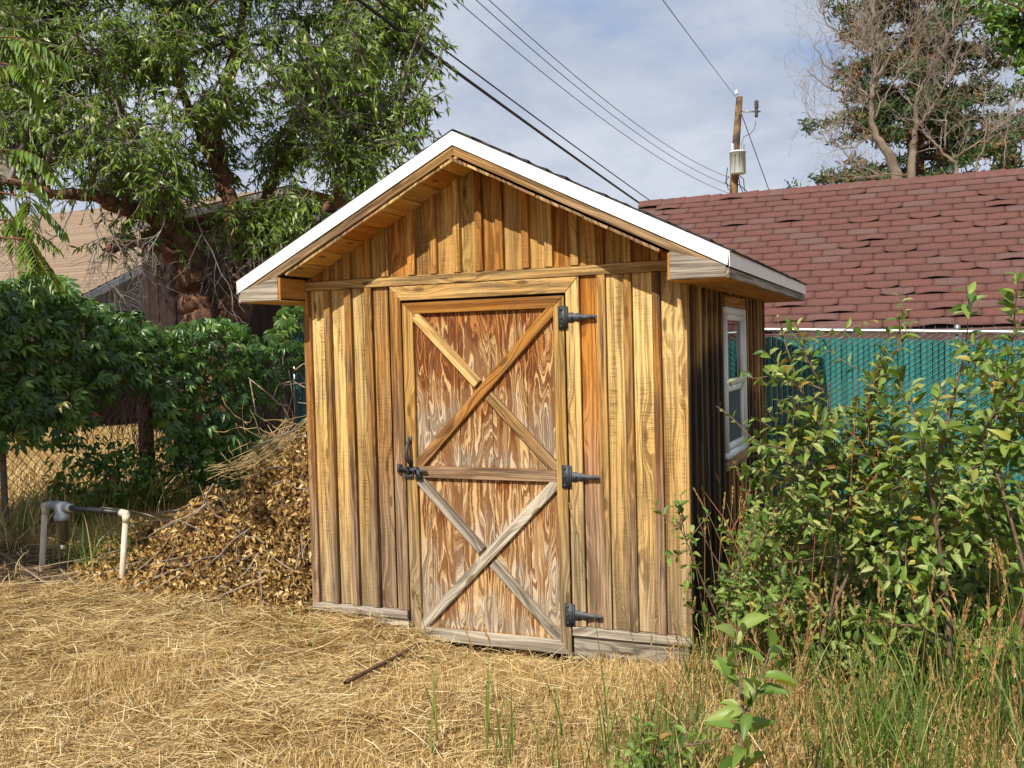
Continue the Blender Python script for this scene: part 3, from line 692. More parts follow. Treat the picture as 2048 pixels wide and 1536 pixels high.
add('insect_screen', [(Wd + .004, WY0 + .07, WZ0 + .08), (Wd + .004, WY1 - .07, WZ0 + .08), (Wd + .004, WY1 - .07, zmid - .06), (Wd + .004, WY0 + .07, zmid - .06)], [[0, 1, 2, 3]], M_SCREEN, win)
add('dark_backing', [(Wd - .6, WY0 - .3, WZ0 - .3), (Wd - .6, WY1 + .5, WZ0 - .3), (Wd - .6, WY1 + .5, WZ1 + .3), (Wd - .6, WY0 - .3, WZ1 + .3)], [[0, 1, 2, 3]], M_DARKIN, shed)  # added sheet, its dark colour stands in for the unlit room
# left and back walls (seen only from elsewhere)
for k in range(nb):
    prism('side_board', W_SIDE, (.019, 0, 0), Y3, Z3, -X3, rect(k * pw + .002, (k + 1) * pw - .002, -.06, 1.93), .019, shed)
for k in range(len(edges) - 1):
    prism('back_board', W_GABLE, (0, Lg, 0), X3, Z3, Y3, [(edges[k] + .002, -.06), (edges[k + 1] - .002, -.06), (edges[k + 1] - .002, under(edges[k + 1]) - .01), (edges[k] + .002, under(edges[k]) - .01)], .019, shed)

# roof
YF, YB = -OH, Lg + .298
cs_, sn_ = 1 / math.hypot(1, KS), KS / math.hypot(1, KS)
xe0, xe1 = -SO - .02, Wd + SO + .02
for sg in (-1, 1):
    run = Wd / 2 + SO + .02
    sl = run / cs_
    U = np.array([sg * cs_, 0, -sn_]); N = np.array([sg * sn_, 0, cs_])
    top0 = np.array([Wd / 2, 0, APX + .150])
    # roof deck with shingles, dark ragged edge
    deck = Acc(); nseg = 34; rows = 14
    for r in range(rows):
        a, b = sl * r / rows, sl * (r + 1) / rows + .012
        ys = np.linspace(YF - .004, YB + .004, nseg)
        lift = rng.uniform(0, .006, nseg)
        lift[0] = rng.uniform(.0, .012); lift[-1] = rng.uniform(0, .012)
        A = top0 + U * a + np.outer(ys, Y3) + N * (.0 + r * .0002)
        B = top0 + U * b + np.outer(ys, Y3) + N[None] * (.008 + lift)[:, None]
        Cc = B - N * .009
        V = np.concatenate([A, B, Cc]); k = np.arange(nseg - 1)
        F = np.concatenate([np.stack([k, k + 1, nseg + k + 1, nseg + k], 1), np.stack([nseg + k, nseg + k + 1, 2 * nseg + k + 1, 2 * nseg + k], 1)])
        deck.add(V, F)
        # ends seen from the gable
        for q in (0, nseg - 1):
            deck.add([A[q], B[q], B[q] - N * .014, A[q] - N * .012], [[0, 1, 2, 3]])
    deck.put('roof_shingles', M_ASPH, shed, kind='stuff')
    # sheathing
    prism('roof_sheathing', W_RAKE, top0 - N * .085, np.array([0, 1.0, 0]), U, N, rect(YF + .03, YB - .03, .02, sl - .03), .080, shed)
    # white metal edge on the gable (front and back) and along the eave
    zt = .077 * cs_
    for yy, nn in ((YF, -Y3), (YB, Y3)):
        cut = .72 if (sg == 1 and yy == YF) else None
        lens_ = [(0, sl)] if cut is None else [(0, sl * cut), (sl * cut - .004, sl)]
        for q, (a, b) in enumerate(lens_):
            o_ = [(-zt, a if a else zt * KS * -1.0), (0.0, a), (0.0, b), (-zt, b - (0.0 if b < sl else .012))]
            if a == 0: o_ = [(-zt, KS * zt), (0, 0), (0, b), (-zt, b - (0 if b < sl else .010))]
            # mitre at the ridge: the plumb line in board coordinates
            if a == 0: o_[0] = (-zt, zt * KS)
            if b == sl: o_[3] = (-zt, sl + zt * KS * .7)
            prism('rake_edging', M_WHITE, top0 + Y3 * yy - N * .002 + nn * (.006 + .0015 * q), N, U, nn, [(u_, v_) for u_, v_ in o_], .004, shed, ch=.001)
        prism('rake_board', W_RAKE, top0 + Y3 * yy - N * (.002 + zt) + nn * (-.022), N, U, nn, [(-.050, (zt + .052) * KS), (-.001, (zt + .003) * KS), (-.001, sl - .03), (-.050, sl - .03)], .024, shed)
    # soffit boards across the gable overhang
    ns = 9; d0 = top0 - N * .1335 
    for yy0, yy1 in ((YF - .001, -.021), (Lg + .022, YB - .001)):
        for k in range(ns):
            a, b = k * (run - SO - .02) / cs_ / ns + (0.002 if k else -.03), (k + 1) * (run - SO - .02) / cs_ / ns - .003
            a += .012; b += .012
            prism('soffit_board', W_SOFFIT, d0 + N * (.0 + jit(.0012)), U, Y3, -N, [(a, yy0 + jit(.005)), (b, yy0 + jit(.005)), (b, yy1), (a, yy1)], .016 + jit(.003), shed, ch=.002, end_mat=W_RAKE)
    # boxed eave: grey end board, wooden return, soffit, fascia
    xw = 0.0 if sg < 0 else Wd
    xo = xw + sg * SO
    for yy, nn in ((YF, -Y3), (YB, Y3)):
        zi = under(xw) + .012; zo = under(xo) + .075
        pts = [(xw, ZSOF), (xo, ZSOF), (xo, zo), (xw, zi)]
        prism('eave_end_board', W_GREY, (0, yy - nn[1] * .016, 0), Z3, X3, nn, [(b_, a_) for a_, b_ in pts], .021, shed)
    prism('eave_return', W_SOFFIT, (xw, 0, ZSOF), Z3, Y3, np.array([-sg, 0, 0.0]), rect(.002, under(xw) - ZSOF + .005, YF + .003, -.022), .014, shed)
    prism('eave_soffit', W_SOFFIT, ((xw + xo) / 2, 0, ZSOF + .014), X3, Y3, -Z3, rect(-SO / 2 + (.0 if sg < 0 else -.014), SO / 2 + (.014 if sg < 0 else 0), YF + .004, YB - .004), .016, shed)
    prism('eave_fascia', W_GREY, (xo - sg * .004, 0, 0), Z3, Y3, np.array([sg, 0, 0.0]), rect(ZSOF - .002, under(xo) + .055, YF + .001, YB - .001), .02, shed)
    ez = top0[2] - KS * run
    for (ya, yb, q) in ((YF - .008, YB - .55, 0), (YB - .556, YB + .008, 1)):
        prism('eave_edging', M_WHITE, (xo + sg * (.0175 + .002 * q), 0, ez), Z3, Y3, np.array([sg, 0, 0.0]), rect(-.080, -.002, ya, yb), .004, shed, ch=.001)
ridge = Acc()
for k in range(12):
    ya, yb = YF + (YB - YF) * k / 12, YF + (YB - YF) * (k + 1) / 12 + .03
    c = np.array([Wd / 2, 0, APX + .150 + .012])
    for sg in (-1, 1):
        U = np.array([sg * cs_, 0, -sn_]); 
        ridge.add([c + Y3 * ya, c + Y3 * yb + Z3 * .008, c + U * .13 + Y3 * yb + Z3 * .008, c + U * .13 + Y3 * ya], [[0, 1, 2, 3]])
ridge.put('ridge_cap', M_ASPH, shed)
# ------------------------------------------------------------------ teal slat fence behind the shed
FYR = 3.65
def ftop(x): return 1.72 - .042 * (x - 2.304)
fence = empty('slat_fence', (2.5, FYR, gz(2.5, FYR)), 'teal privacy slat chain link fence with silver top rail behind the shed', 'fence')
a = Acc(); xs_ = np.linspace(-2.78, 6.6, 12)
tube(a, [(x, FYR, ftop(x) - .02) for x in xs_], .021, 10); a.put('top_rail', M_GALV, fence, smooth=True)
for x in (-2.78, -1.3, 1.3, 3.889, 6.4):
    a = Acc(); tube(a, [(x, FYR + .034, gz(x, FYR) - .1), (x, FYR + .034, ftop(x) + .01)], .026, 10)
    lathe(a, [(.028, 0), (.028, .02), (.015, .035), (0, .038)], (x, FYR + .034, ftop(x) + .005), sides=10); a.put('post', M_GALV, fence, smooth=True)
PIT = .0455
prof = [(-.0205, .004), (-.0205, 0), (-.010, -.001), (-.0085, -.005), (-.005, -.005), (-.0035, -.001), (.0035, -.001), (.005, -.005), (.0085, -.005), (.010, -.001), (.0205, 0), (.0205, .004)]
SV = np.array([(p[0], p[1], z) for z in (0, 1) for p in prof]); k = np.arange(len(prof) - 1)
SF = np.stack([k, k + 1, k + 1 + len(prof), k + len(prof)], 1)
slat_me = mesh('slat', SV, SF, M_SLAT)
nsl = int((6.4 + 2.74) / PIT)
for i in range(nsl):
    x = -2.74 + PIT * i
    o = put('slat', slat_me, fence); z0 = gz(x, FYR) + .03; z1 = ftop(x) - .085 + jit(.006)
    o.location = Vector((x - 2.5, jit(.002), z0 - gz(2.5, FYR))); o.scale = (1, 1, z1 - z0); o.rotation_euler = (0, jit(.001), jit(.03))
a = Acc(); zz = np.arange(-.2, 1.75, .048)
for i in range(nsl):
    x = -2.74 + PIT * i
    if -1.2 < x < 1.9: continue
    off = (i * .030) % .048
    for z in zz:
        zc = z + off
        if zc > ftop(x) - .06: continue
        tube(a, [(x - .019, FYR - .006, zc), (x + .019, FYR - .012, zc + .027)], .0030, 4, cap=False)
    if i % 2 == 0:   # knuckles above the rail
        tube(a, [(x - .012, FYR - .024, ftop(x) - .045), (x, FYR - .02, ftop(x) + .028), (x + .012, FYR - .024, ftop(x) - .045)], .0021, 3, cap=False)
a.put('wire_mesh', M_WIRE, fence, kind='stuff')

# ------------------------------------------------------------------ garage with the red shingle roof
GE = np.array([0, 4.28, 1.69]); GP = math.radians(35); GX0, GX1 = .35, 9.5; GL = 2.97
gs, gc = math.sin(GP), math.cos(GP)
GU, GN = np.array([0, gc, gs]), np.array([0, -gs, gc])
gar = empty('garage', (GX0, 4.55, gz(3, 4.55)), 'long garage with a worn red shingle roof behind the teal fence', 'garage')
M_GWALL = plain('dusty_rose_wall', (.11, .062, .052), .9, vary=.3, scale=5)
ry, rz = GE[1] + GL * gc, GE[2] + GL * gs
add('wall', [(GX0 + .3, 4.6, -.4), (GX1, 4.6, -.4), (GX1, 4.6, 1.86), (GX0 + .3, 4.6, 1.86), (GX0 + .3, 2 * ry - 4.6, -.4), (GX0 + .3, 2 * ry - 4.6, 1.86), (GX0 + .3, ry, rz - .12)],
    [[0, 1, 2, 3], [4, 0, 3, 5], [5, 3, 6]], M_GWALL, gar)
def rp(x, d, h=0.0): return np.array([x, 0, 0]) + GE + GU * d + GN * h
add('roof_deck', [rp(GX0, -.02, -.03), rp(GX1, -.02, -.03), rp(GX1, GL, -.03), rp(GX0, GL, -.03), (GX0, 2 * ry - GE[1], GE[2] - .03), (GX1, 2 * ry - GE[1], GE[2] - .03)],
    [[0, 1, 2, 3], [3, 2, 5, 4]], M_RED, gar)
prism('eave_board', M_GWALL, (0, GE[1] - .005, GE[2] - .15), X3, Z3, -Y3, rect(GX0, GX1, 0, .11), .02, gar)
def tab_mesh(kind, wdt=.3015):
    nu, nv = 7, 3; V = []; 
    for q in range(nv):
        for p in range(nu):
            s, t = p / (nu - 1), q / (nv - 1)
            z = .006 * (1 - t) + .0005
            b = (1 - t) ** 1.6
            if kind == 1: z += .020 * b * max(0, (s - .55) / .45) ** 1.5
            if kind == 2: z += .020 * b * max(0, (.45 - s) / .45) ** 1.5
            if kind == 3: z += .026 * b * math.sin(math.pi * s)
            if kind == 4: z += .026 * b * (2 * s - 1) ** 2
            z += random.uniform(-.0008, .0008) + (.002 * b * math.sin(5 * s + kind))
            e = random.uniform(-.003, .003) if q == 0 else 0
            cut = .012 * (1 if kind == 5 else .3) * (1 - t) * (abs(2 * s - 1) ** 6)
            V.append((s * wdt, t * .155 + e + cut, z))
    n0 = len(V)
    for p in range(nu): v = V[p]; V.append((v[0], v[1] + .002, v[2] - .0045))
    for q in range(1, nv):
        for p in (0, nu - 1): v = V[q * nu + p]; V.append((v[0], v[1], v[2] - .007))
    F, mi = [], []
    for q in range(nv - 1):
        for p in range(nu - 1): F.append([q * nu + p, q * nu + p + 1, (q + 1) * nu + p + 1, (q + 1) * nu + p]); mi.append(0)
    for p in range(nu - 1): F.append([n0 + p, n0 + p + 1, p + 1, p]); mi.append(1)
    L0 = n0 + nu
    F += [[n0, 0, nu, L0], [L0, nu, 2 * nu, L0 + 2]]; mi += [1, 1]
    F += [[nu - 1, n0 + nu - 1, L0 + 1, 2 * nu - 1], [2 * nu - 1, L0 + 1, L0 + 3, 3 * nu - 1]]; mi += [1, 1]
    return np.array(V), np.array(F), mi
tabs = [tab_mesh(k) for k in (0, 0, 0, 5, 0, 1, 2, 3, 4)]
tab_me = [mesh('shingle', v, f, [M_RED, M_ASPH], mi=m_) for v, f, m_ in tabs]
tl = []
rows = 22; ex = GL / rows
for r in range(rows):
    off = (r % 2) * .152 + random.uniform(-.03, .03) + .05 * math.sin(r)
    for c in range(int((GX1 - GX0) / .305)):
        x = GX0 + off + c * .305 - .1
        if x < GX0 - .02 or x + .3 > GX1: continue
        p = rp(x, r * ex, .0); px, py = topx(p + X3 * .15)
        vis = px < 2090 and py > 300 and (px > 1500 or (px > 1230 and py < 400 + (px - 1230) * .46 + 30))
        k = random.choice([0, 1, 2, 3, 4])
        if random.random() < (.34 if r < 5 else .17): k = random.choice([5, 6, 7, 8] if r > 5 else [7, 8, 7, 5])
        tl.append((vis, -depth(p), p, k))
tl.sort(key=lambda t: (not t[0], -t[1]))
R_ = Matrix(((1, 0, 0), (0, gc, -gs), (0, gs, gc)))
rest = Acc()
for q, (vis, d, p, k) in enumerate(tl):
    if q < 300:
        o = put('shingle', tab_me[k], gar); Mx = R_.to_4x4(); Mx.translation = Vector(p - ROOT[gar.name]); o.matrix_local = Mx
    else:
        v = tabs[k][0]; rest.add(p + v[:, :1] * X3 + v[:, 1:2] * GU + v[:, 2:] * GN, tabs[k][1], random.random())
rest.put('shingle_field', M_RED, gar, kind='stuff')
cap_v = np.array([(0, -.13 * gc, -.13 * gs - .004), (.15, -.13 * gc, -.13 * gs + .004), (.15, 0, .012), (0, 0, .004), (.15, .13 * gc, -.13 * gs + .004), (0, .13 * gc, -.13 * gs - .004), (0, -.13 * gc, -.13 * gs - .012), (.15, -.13 * gc, -.13 * gs - .006)])
cap_me = mesh('ridge_cap', cap_v, [[0, 1, 2, 3], [3, 2, 4, 5], [6, 7, 1, 0]], [M_RED])
for q in range(int((GX1 - GX0) / .147)):
    o = put('ridge_cap', cap_me, gar); o.location = Vector(np.array([GX0 + q * .147, ry, rz + .012 + jit(.003)]) - ROOT[gar.name]); o.rotation_euler = (0, jit(.03), 0)

# ------------------------------------------------------------------ utility pole and cables
PD = 34.0
def pp(px, py): return atd(px, py, PD)
pb = pp(1464, 560); pole = empty('utility_pole', pb, 'weathered wooden utility pole carrying a pale transformer can beyond the garage', 'utility pole')
a = Acc(); tube(a, [pp(1462, 700), pp(1467, 390), pp(1472, 290), pp(1479, 194)], [.16, .15, .135, .115], 12); a.put('pole', M_POLE, pole, smooth=True)
px_m = PD / FPX
tc0 = pp(1471, 330) - unit(cf) * .34
tr_ = Acc(); lathe(tr_, [(0, -.40), (.26, -.39), (.275, -.37), (.275, .34), (.295, .345), (.295, .38), (.24, .41), (0, .42)], tc0, sides=20)
trans = tr_.put('transformer', M_TRANS, pole, smooth=False)
for q, (dx, dz) in enumerate(((-.17, .42), (.19, .42))):
    b = Acc(); lathe(b, [(.05, 0)] + [(.065 if i_ % 2 else .035, .03 + i_ * .035) for i_ in range(6)] + [(.02, .27)], tc0 + cr * dx + Z3 * (dz - .02), sides=10); b.put('bushing', M_PORC if q == 0 else M_GREYPVC, trans)
for dx in (-.14, .0, .15):
    b = Acc(); c = tc0 + cr * dx - cf * math.sqrt(max(.255 ** 2 - dx * dx, .02)) + Z3 * .22
    box(b, c, (.022, .03, .04)); tube(b, [c - cf * .03, c - Z3 * .25 - cf * .02 - cr * .01, c - Z3 * .60 - cr * .03], .010, 5); b.put('lead', M_PORCD, trans)
b = Acc(); top = pp(1473, 210); tube(b, [top, pp(1473, 192)], .015, 6); lathe(b, [(.03, 0), (.075, .03), (.05, .08), (.06, .13), (.02, .17), (0, .2)], pp(1473, 190), sides=10); b.put('insulator', M_PORC, pole, smooth=True)
b = Acc(); tube(b, [pp(1483, 223), pp(1521, 223)], .028, 6); b.put('crossarm', M_WIRE, pole)
b = Acc(); lathe(b, [(.03, -.40)] + [(.075 if i_ % 2 else .045, -.38 + i_ * .045) for i_ in range(9)] + [(.03, .05)], pp(1512.5, 212), sides=10)
lathe(b, [(.04, 0)] + [(.085 if i_ % 2 else .06, .0 + i_ * .045) for i_ in range(6)] + [(.03, .3)], pp(1513, 217), sides=10); b.put('arrester', M_PORCD, pole)
b = Acc(); tube(b, [pp(1512, 242), pp(1509, 258), pp(1500, 268), pp(1488, 273), pp(1482, 290)], .014, 5)
b.put('jumper_wire', M_PORCD, pole)
for lp in ([(1455, 335), (1452, 360), (1457, 380)], [(1458, 352), (1450, 365), (1470, 380)], [(1477, 350), (1487, 358), (1489, 382)], [(1476, 368), (1486, 376), (1494, 384)], [(1477, 352), (1481, 375), (1487, 386)]):
    b = Acc(); tube(b, [pp(*q) for q in lp], .016, 5); b.put('cable_loop', M_CABLE, pole)
def cable(name, p, q, sag, r, label, cat='cable', grp='overhead cables'):
    s = np.linspace(0, 1, 40)[:, None]; P = p * (1 - s) + q * s - Z3 * sag * 4 * s * (1 - s)
    o_ = Acc(); tube(o_, P - P[0], r, 6); o = o_.put(name, M_CABLE, None, smooth=True); o.location = Vector(P[0]); tag(o, label, cat, grp)
    return o
cable('power_cable', pp(1467, 530), atd(440, -205, 8), .12, .021, 'thickest black cable, the lower of the pair crossing the big tree')
c2 = cable('power_cable', pp(1467, 515), atd(470, -215, 8.2), .10, .011, 'thinner black cable running just above the thickest one')
cable('power_wire', pp(1462, 388), atd(640, -245, 12), .55, .0075, 'lowest of the three thin wires sagging to the pole', 'wire')
cable('power_wire', pp(1462, 372), atd(690, -245, 12), .55, .0075, 'middle one of the three thin wires sagging to the pole', 'wire')
cable('power_wire', pp(1462, 356), atd(720, -245, 12), .55, .0075, 'highest of the three thin wires sagging to the pole', 'wire')
cable('power_wire', pp(1473, 196), atd(1200, -170, 13), .02, .009, 'thin wire dropping steeply to the top of the utility pole', 'wire')
cable('guy_wire', pp(1483, 228), pp(1545, 400), .0, .016, 'guy wire slanting down right from the pole top', 'wire')
cs = Acc(); sp = pp(1467, 515) * .62 + atd(470, -215, 8.2) * .38

# ------------------------------------------------------------------ buildings on the left
hE = atd(163, 591, 18.0); hX = hE[0]; hP = atx(299, 521, hX)
hsl = np.array([0, hP[1] - hE[1], hP[2] - hE[2]]); hN = unit(np.cross(X3, hsl)); hU = unit(hsl)
v = ray(0, 438); tR = ((hE - CAM) @ hN) / (v @ hN); hR = CAM + v * tR; hRun = (hR - hE) @ hU
house = empty('house', (hX, hE[1] + .4, .1), 'neighbouring house with a tan shingle roof and grey metal gable behind the tree', 'house')
nr = 34; a = Acc()
for r in range(nr):
    d0, d1 = hRun * r / nr, hRun * (r + 1) / nr
    xx = np.linspace(hX - 22, hX, 90); w0 = .012 + .010 * rng.random(90)
    A = np.array([hE + hU * d0 for _ in xx]); A[:, 0] = xx; A = A + hN * w0[:, None]
    B = np.array([hE + hU * (d1 + .02) for _ in xx]); B[:, 0] = xx
    k = np.arange(89); C0 = A - hN * (w0[:, None] + .004)
    a.add(np.concatenate([A, B, C0]), np.concatenate([np.stack([k, k + 1, 90 + k + 1, 90 + k], 1), np.stack([180 + k, 180 + k + 1, k + 1, k], 1)]), np.repeat(rng.random(), 270))
a.put('roof', M_TANROOF, house, kind='stuff')
ryh, rzh = hE[1] + hU[1] * hRun, hE[2] + hU[2] * hRun
add('back_roof', [(hX - 22, ryh, rzh), (hX, ryh, rzh), (hX, 2 * ryh - hE[1], hE[2]), (hX - 22, 2 * ryh - hE[1], hE[2])], [[0, 1, 2, 3]], M_TANROOF, house)
prism('rake_edging', M_GALV, hE + X3 * .02 - hN * .13, hN, hU, X3, rect(0, .12, -.05, hRun), .03, house)
gxx = hX - .25; zE = hE[2] - .10
ys = np.arange(hE[1] + .1, 2 * ryh - hE[1] - .1, .038); wav = .012 * np.sin(np.arange(len(ys)) * math.pi / 2)
zt_ = np.minimum(hE[2] + (ys - hE[1]) * hU[2] / hU[1], hE[2] + (2 * ryh - hE[1] - ys) * hU[2] / hU[1]) - .06
k = np.arange(len(ys) - 1); n_ = len(ys)
Vv = np.concatenate([np.stack([gxx + wav, ys, np.full(n_, zE - .15)], 1), np.stack([gxx + wav, ys, zt_], 1)])
add('corrugated_gable', Vv, np.stack([k, k + 1, n_ + k + 1, n_ + k], 1), M_CORR, house)
bw = .24
for q in range(int((2 * (ryh - hE[1]) - .4) / bw)):
    y0 = hE[1] + .3 + q * bw
    prism('wall_board', M_BARN, (gxx - .06, 0, 0), Y3, Z3, X3, rect(y0, y0 + bw - .012, .0, zE - .02), .02 + jit(.006), house)
add('front_wall', [(hX - 22, hE[1] + .4, 0), (gxx, hE[1] + .4, 0), (gxx, hE[1] + .4, zE), (hX - 22, hE[1] + .4, zE)], [[0, 1, 2, 3]], M_BARN, house)
# dark red barn
bY = 7.4; bl, br_ = aty(400, 600, bY), aty(572, 600, bY); tl0, tl1 = aty(430, 430, bY), aty(640, 382, bY)
bslope = (tl1[2] - tl0[2]) / (tl1[0] - tl0[0]); zt = lambda x: tl0[2] + (x - tl0[0]) * bslope
barn = empty('barn', (bl[0], bY, 0), 'dark red board barn in the shade behind the big tree trunk', 'barn')
x = bl[0] - 1.2
while x < br_[0]:
    w = random.uniform(.15, .24)
    prism('wall_board', M_BARN, (0, bY, 0), X3, Z3, -Y3, [(x, 0), (x + w - .01, 0), (x + w - .01, zt(x + w)), (x, zt(x))], .02 + jit(.008), barn); x += w
prism('fascia', M_CORR, (0, bY - .25, 0), X3, Z3, -Y3, [(bl[0] - 1.3, zt(bl[0] - 1.3) - .02), (br_[0] + .35, zt(br_[0] + .35) - .02), (br_[0] + .35, zt(br_[0] + .35) + .11), (bl[0] - 1.3, zt(bl[0] - 1.3) + .11)], .03, barn)
add('roof', [(bl[0] - 1.4, bY - .3, zt(bl[0] - 1.4) + .12), (br_[0] + .35, bY - .3, zt(br_[0] + .35) + .12), (br_[0] + .35, bY + 5, zt(br_[0] + .35) + .12), (bl[0] - 1.4, bY + 5, zt(bl[0] - 1.4) + .12)], [[0, 1, 2, 3]], M_TANROOF, barn)
add('side_wall', [(br_[0], bY, 0), (br_[0], bY + 5, 0), (br_[0], bY + 5, zt(br_[0])), (br_[0], bY, zt(br_[0]))], [[0, 1, 2, 3]], M_BARN, barn)

# ------------------------------------------------------------------ branching helper
def wander(p, d, L, n, wob, grav=0.0):
    P = [np.array(p, float)]; d = unit(d)
    for i in range(n):
        d = unit(d + rng.normal(size=3) * wob + np.array([0, 0, grav])); P.append(P[-1] + d * L / n)
    return np.array(P)
def branch(acc, p, d, L, r, lev, tips, wob=.18, grav=0.0, kids=(4, 4, 3), spread=.8, shrink=.55, sides=(7, 5, 3, 3), minr=.002):
    n = 6 if lev > 1 else 4
    P = wander(p, d, L, n, wob, grav)
    R = r * np.linspace(1, .35 if lev else .3, len(P)); R = np.maximum(R, minr)
    tube(acc, P, R, sides[min(len(sides) - 1, 3 - min(lev, 3))], random.random(), cap=False)
    if lev == 0: tips.append(P); return
    for k in range(kids[min(lev - 1, len(kids) - 1)]):
        t = .25 + .75 * (k + rng.random()) / kids[min(lev - 1, len(kids) - 1)]
        i = min(int(t * n), n - 1); f = t * n - i; q = P[i] * (1 - f) + P[i + 1] * f if i + 1 <= n else P[-1]
        T = unit(P[min(i + 1, n)] - P[i]); s = rng.normal(size=3); s = unit(s - T * (s @ T))
        branch(acc, q, unit(T + s * spread * (.6 + .8 * rng.random())), L * shrink * (.7 + .6 * rng.random()), R[i] * .6, lev - 1, tips, wob, grav, kids, spread, shrink, sides, minr)

# ------------------------------------------------------------------ big leafy tree on the left
TB = atd(420, 700, 11.0); TB[2] = .08
tree = empty('leafy_tree', TB, 'big leafy tree with forked brown trunk and drooping narrow leaves left of the shed', 'tree')
k11 = 11 / FPX
limbs = [
    ([(392, 1035, 11), (396, 760, 11), (400, 660, 11), (398, 600, 11), (378, 530, 10.9), (352, 475, 10.8), (318, 440, 10.6), (250, 415, 10.4), (165, 390, 10.2), (90, 388, 10.0), (20, 360, 9.8)], [60, 50, 42, 38, 36, 30, 24, 21, 19, 15, 9]),
    ([(378, 530, 10.9), (330, 500, 10.6), (270, 485, 10.4), (215, 497, 10.2)], [20, 15, 13, 12]),
    ([(352, 475, 10.8), (325, 410, 10.9), (300, 355, 11.1), (268, 290, 11.3), (225, 180, 11.6), (160, 85, 11.9), (100, 0, 12.2), (40, -120, 12.4)], [26, 22, 19, 17, 14, 13, 11, 6]),
    ([(440, 1035, 11.1), (443, 760, 11.1), (448, 650, 11.1), (470, 590, 11.2), (490, 520, 11.3), (470, 440, 11.4), (440, 350, 11.6), (430, 260, 11.8), (460, 150, 12), (485, 40, 12.2), (500, -120, 12.4)], [62, 52, 44, 36, 30, 27, 24, 22, 18, 14, 8]),
    ([(490, 520, 11.3), (520, 440, 11.5), (545, 360, 11.7), (580, 280, 12), (640, 160, 12.2), (670, 60, 12.4), (690, -80, 12.6)], [25, 22, 19, 16, 13, 11, 6]),
    ([(478, 560, 11.2), (520, 505, 11.0), (580, 480, 10.9), (640, 440, 10.9), (700, 340, 11), (780, 260, 11.1)], [22, 18, 15, 12, 9, 5]),
    ([(440, 350, 11.6), (390, 250, 11.3), (350, 150, 11.1), (330, 40, 11), (320, -100, 11)], [18, 15, 12, 10, 6]),
    ([(640, 160, 12.2), (730, 110, 12), (800, 70, 11.9), (850, 20, 11.9)], [11, 9, 7, 4]),
]
a = Acc(); lpts = []
for pts, rr in limbs:
    P = np.array([atd(x, y, d) for x, y, d in pts]); R = np.array(rr) * k11 * .5 * np.where(np.array(rr) > 28, 1.65, 1.3)
    s = np.linspace(0, 1, len(P)); s2 = np.linspace(0, 1, (len(P) - 1) * 5 + 1)
    Q = np.stack([np.interp(s2, s, P[:, c]) for c in range(3)], 1)
    for _ in range(2): Q[1:-1] = .25 * Q[:-2] + .5 * Q[1:-1] + .25 * Q[2:]
    rad = np.interp(s2, s, R); Q[2:-1] += rng.normal(size=Q[2:-1].shape) * (rad[2:-1, None] * .18)
    tube(a, Q, rad * (1 + .12 * rng.normal(size=len(rad))), 12); lpts += [(q, r_) for q, r_ in zip(Q, rad)]
a.put('trunk', M_BARK, tree, smooth=True)
LP = np.array([q for q, _ in lpts])
poly = np.array([(-260, -260), (860, -260), (868, 40), (845, 95), (868, 140), (862, 195), (830, 235), (842, 285), (780, 300), (735, 285), (690, 325), (640, 405), (575, 400), (510, 395), (450, 375), (400, 380), (330, 430), (262, 425), (190, 385), (130, 300), (30, 320), (-260, 360)], float)
def inside(p, poly):
    x, y = p; c = False; j = len(poly) - 1
    for i in range(len(poly)):
        if (poly[i][1] > y) != (poly[j][1] > y) and x < (poly[j][0] - poly[i][0]) * (y - poly[i][1]) / (poly[j][1] - poly[i][1]) + poly[i][0]: c = not c
        j = i
    return c
tw, lf = Acc(), Acc()
cents = []
while len(cents) < 310:
    p = np.array([rng.uniform(-260, 880), rng.uniform(-260, 440)])
    if not inside(p, poly): continue
    if min([np.hypot(*(p - c[0])) + abs(0) for c in cents[-60:]] or [99]) < 26: continue
    # lower crown and lower left are thinner
    if p[1] > 300 and rng.random() < .35: continue
    D = rng.uniform(9.6, 13.0) if p[0] < 620 else rng.uniform(10.6, 12.6)
    cents.append((p, D))
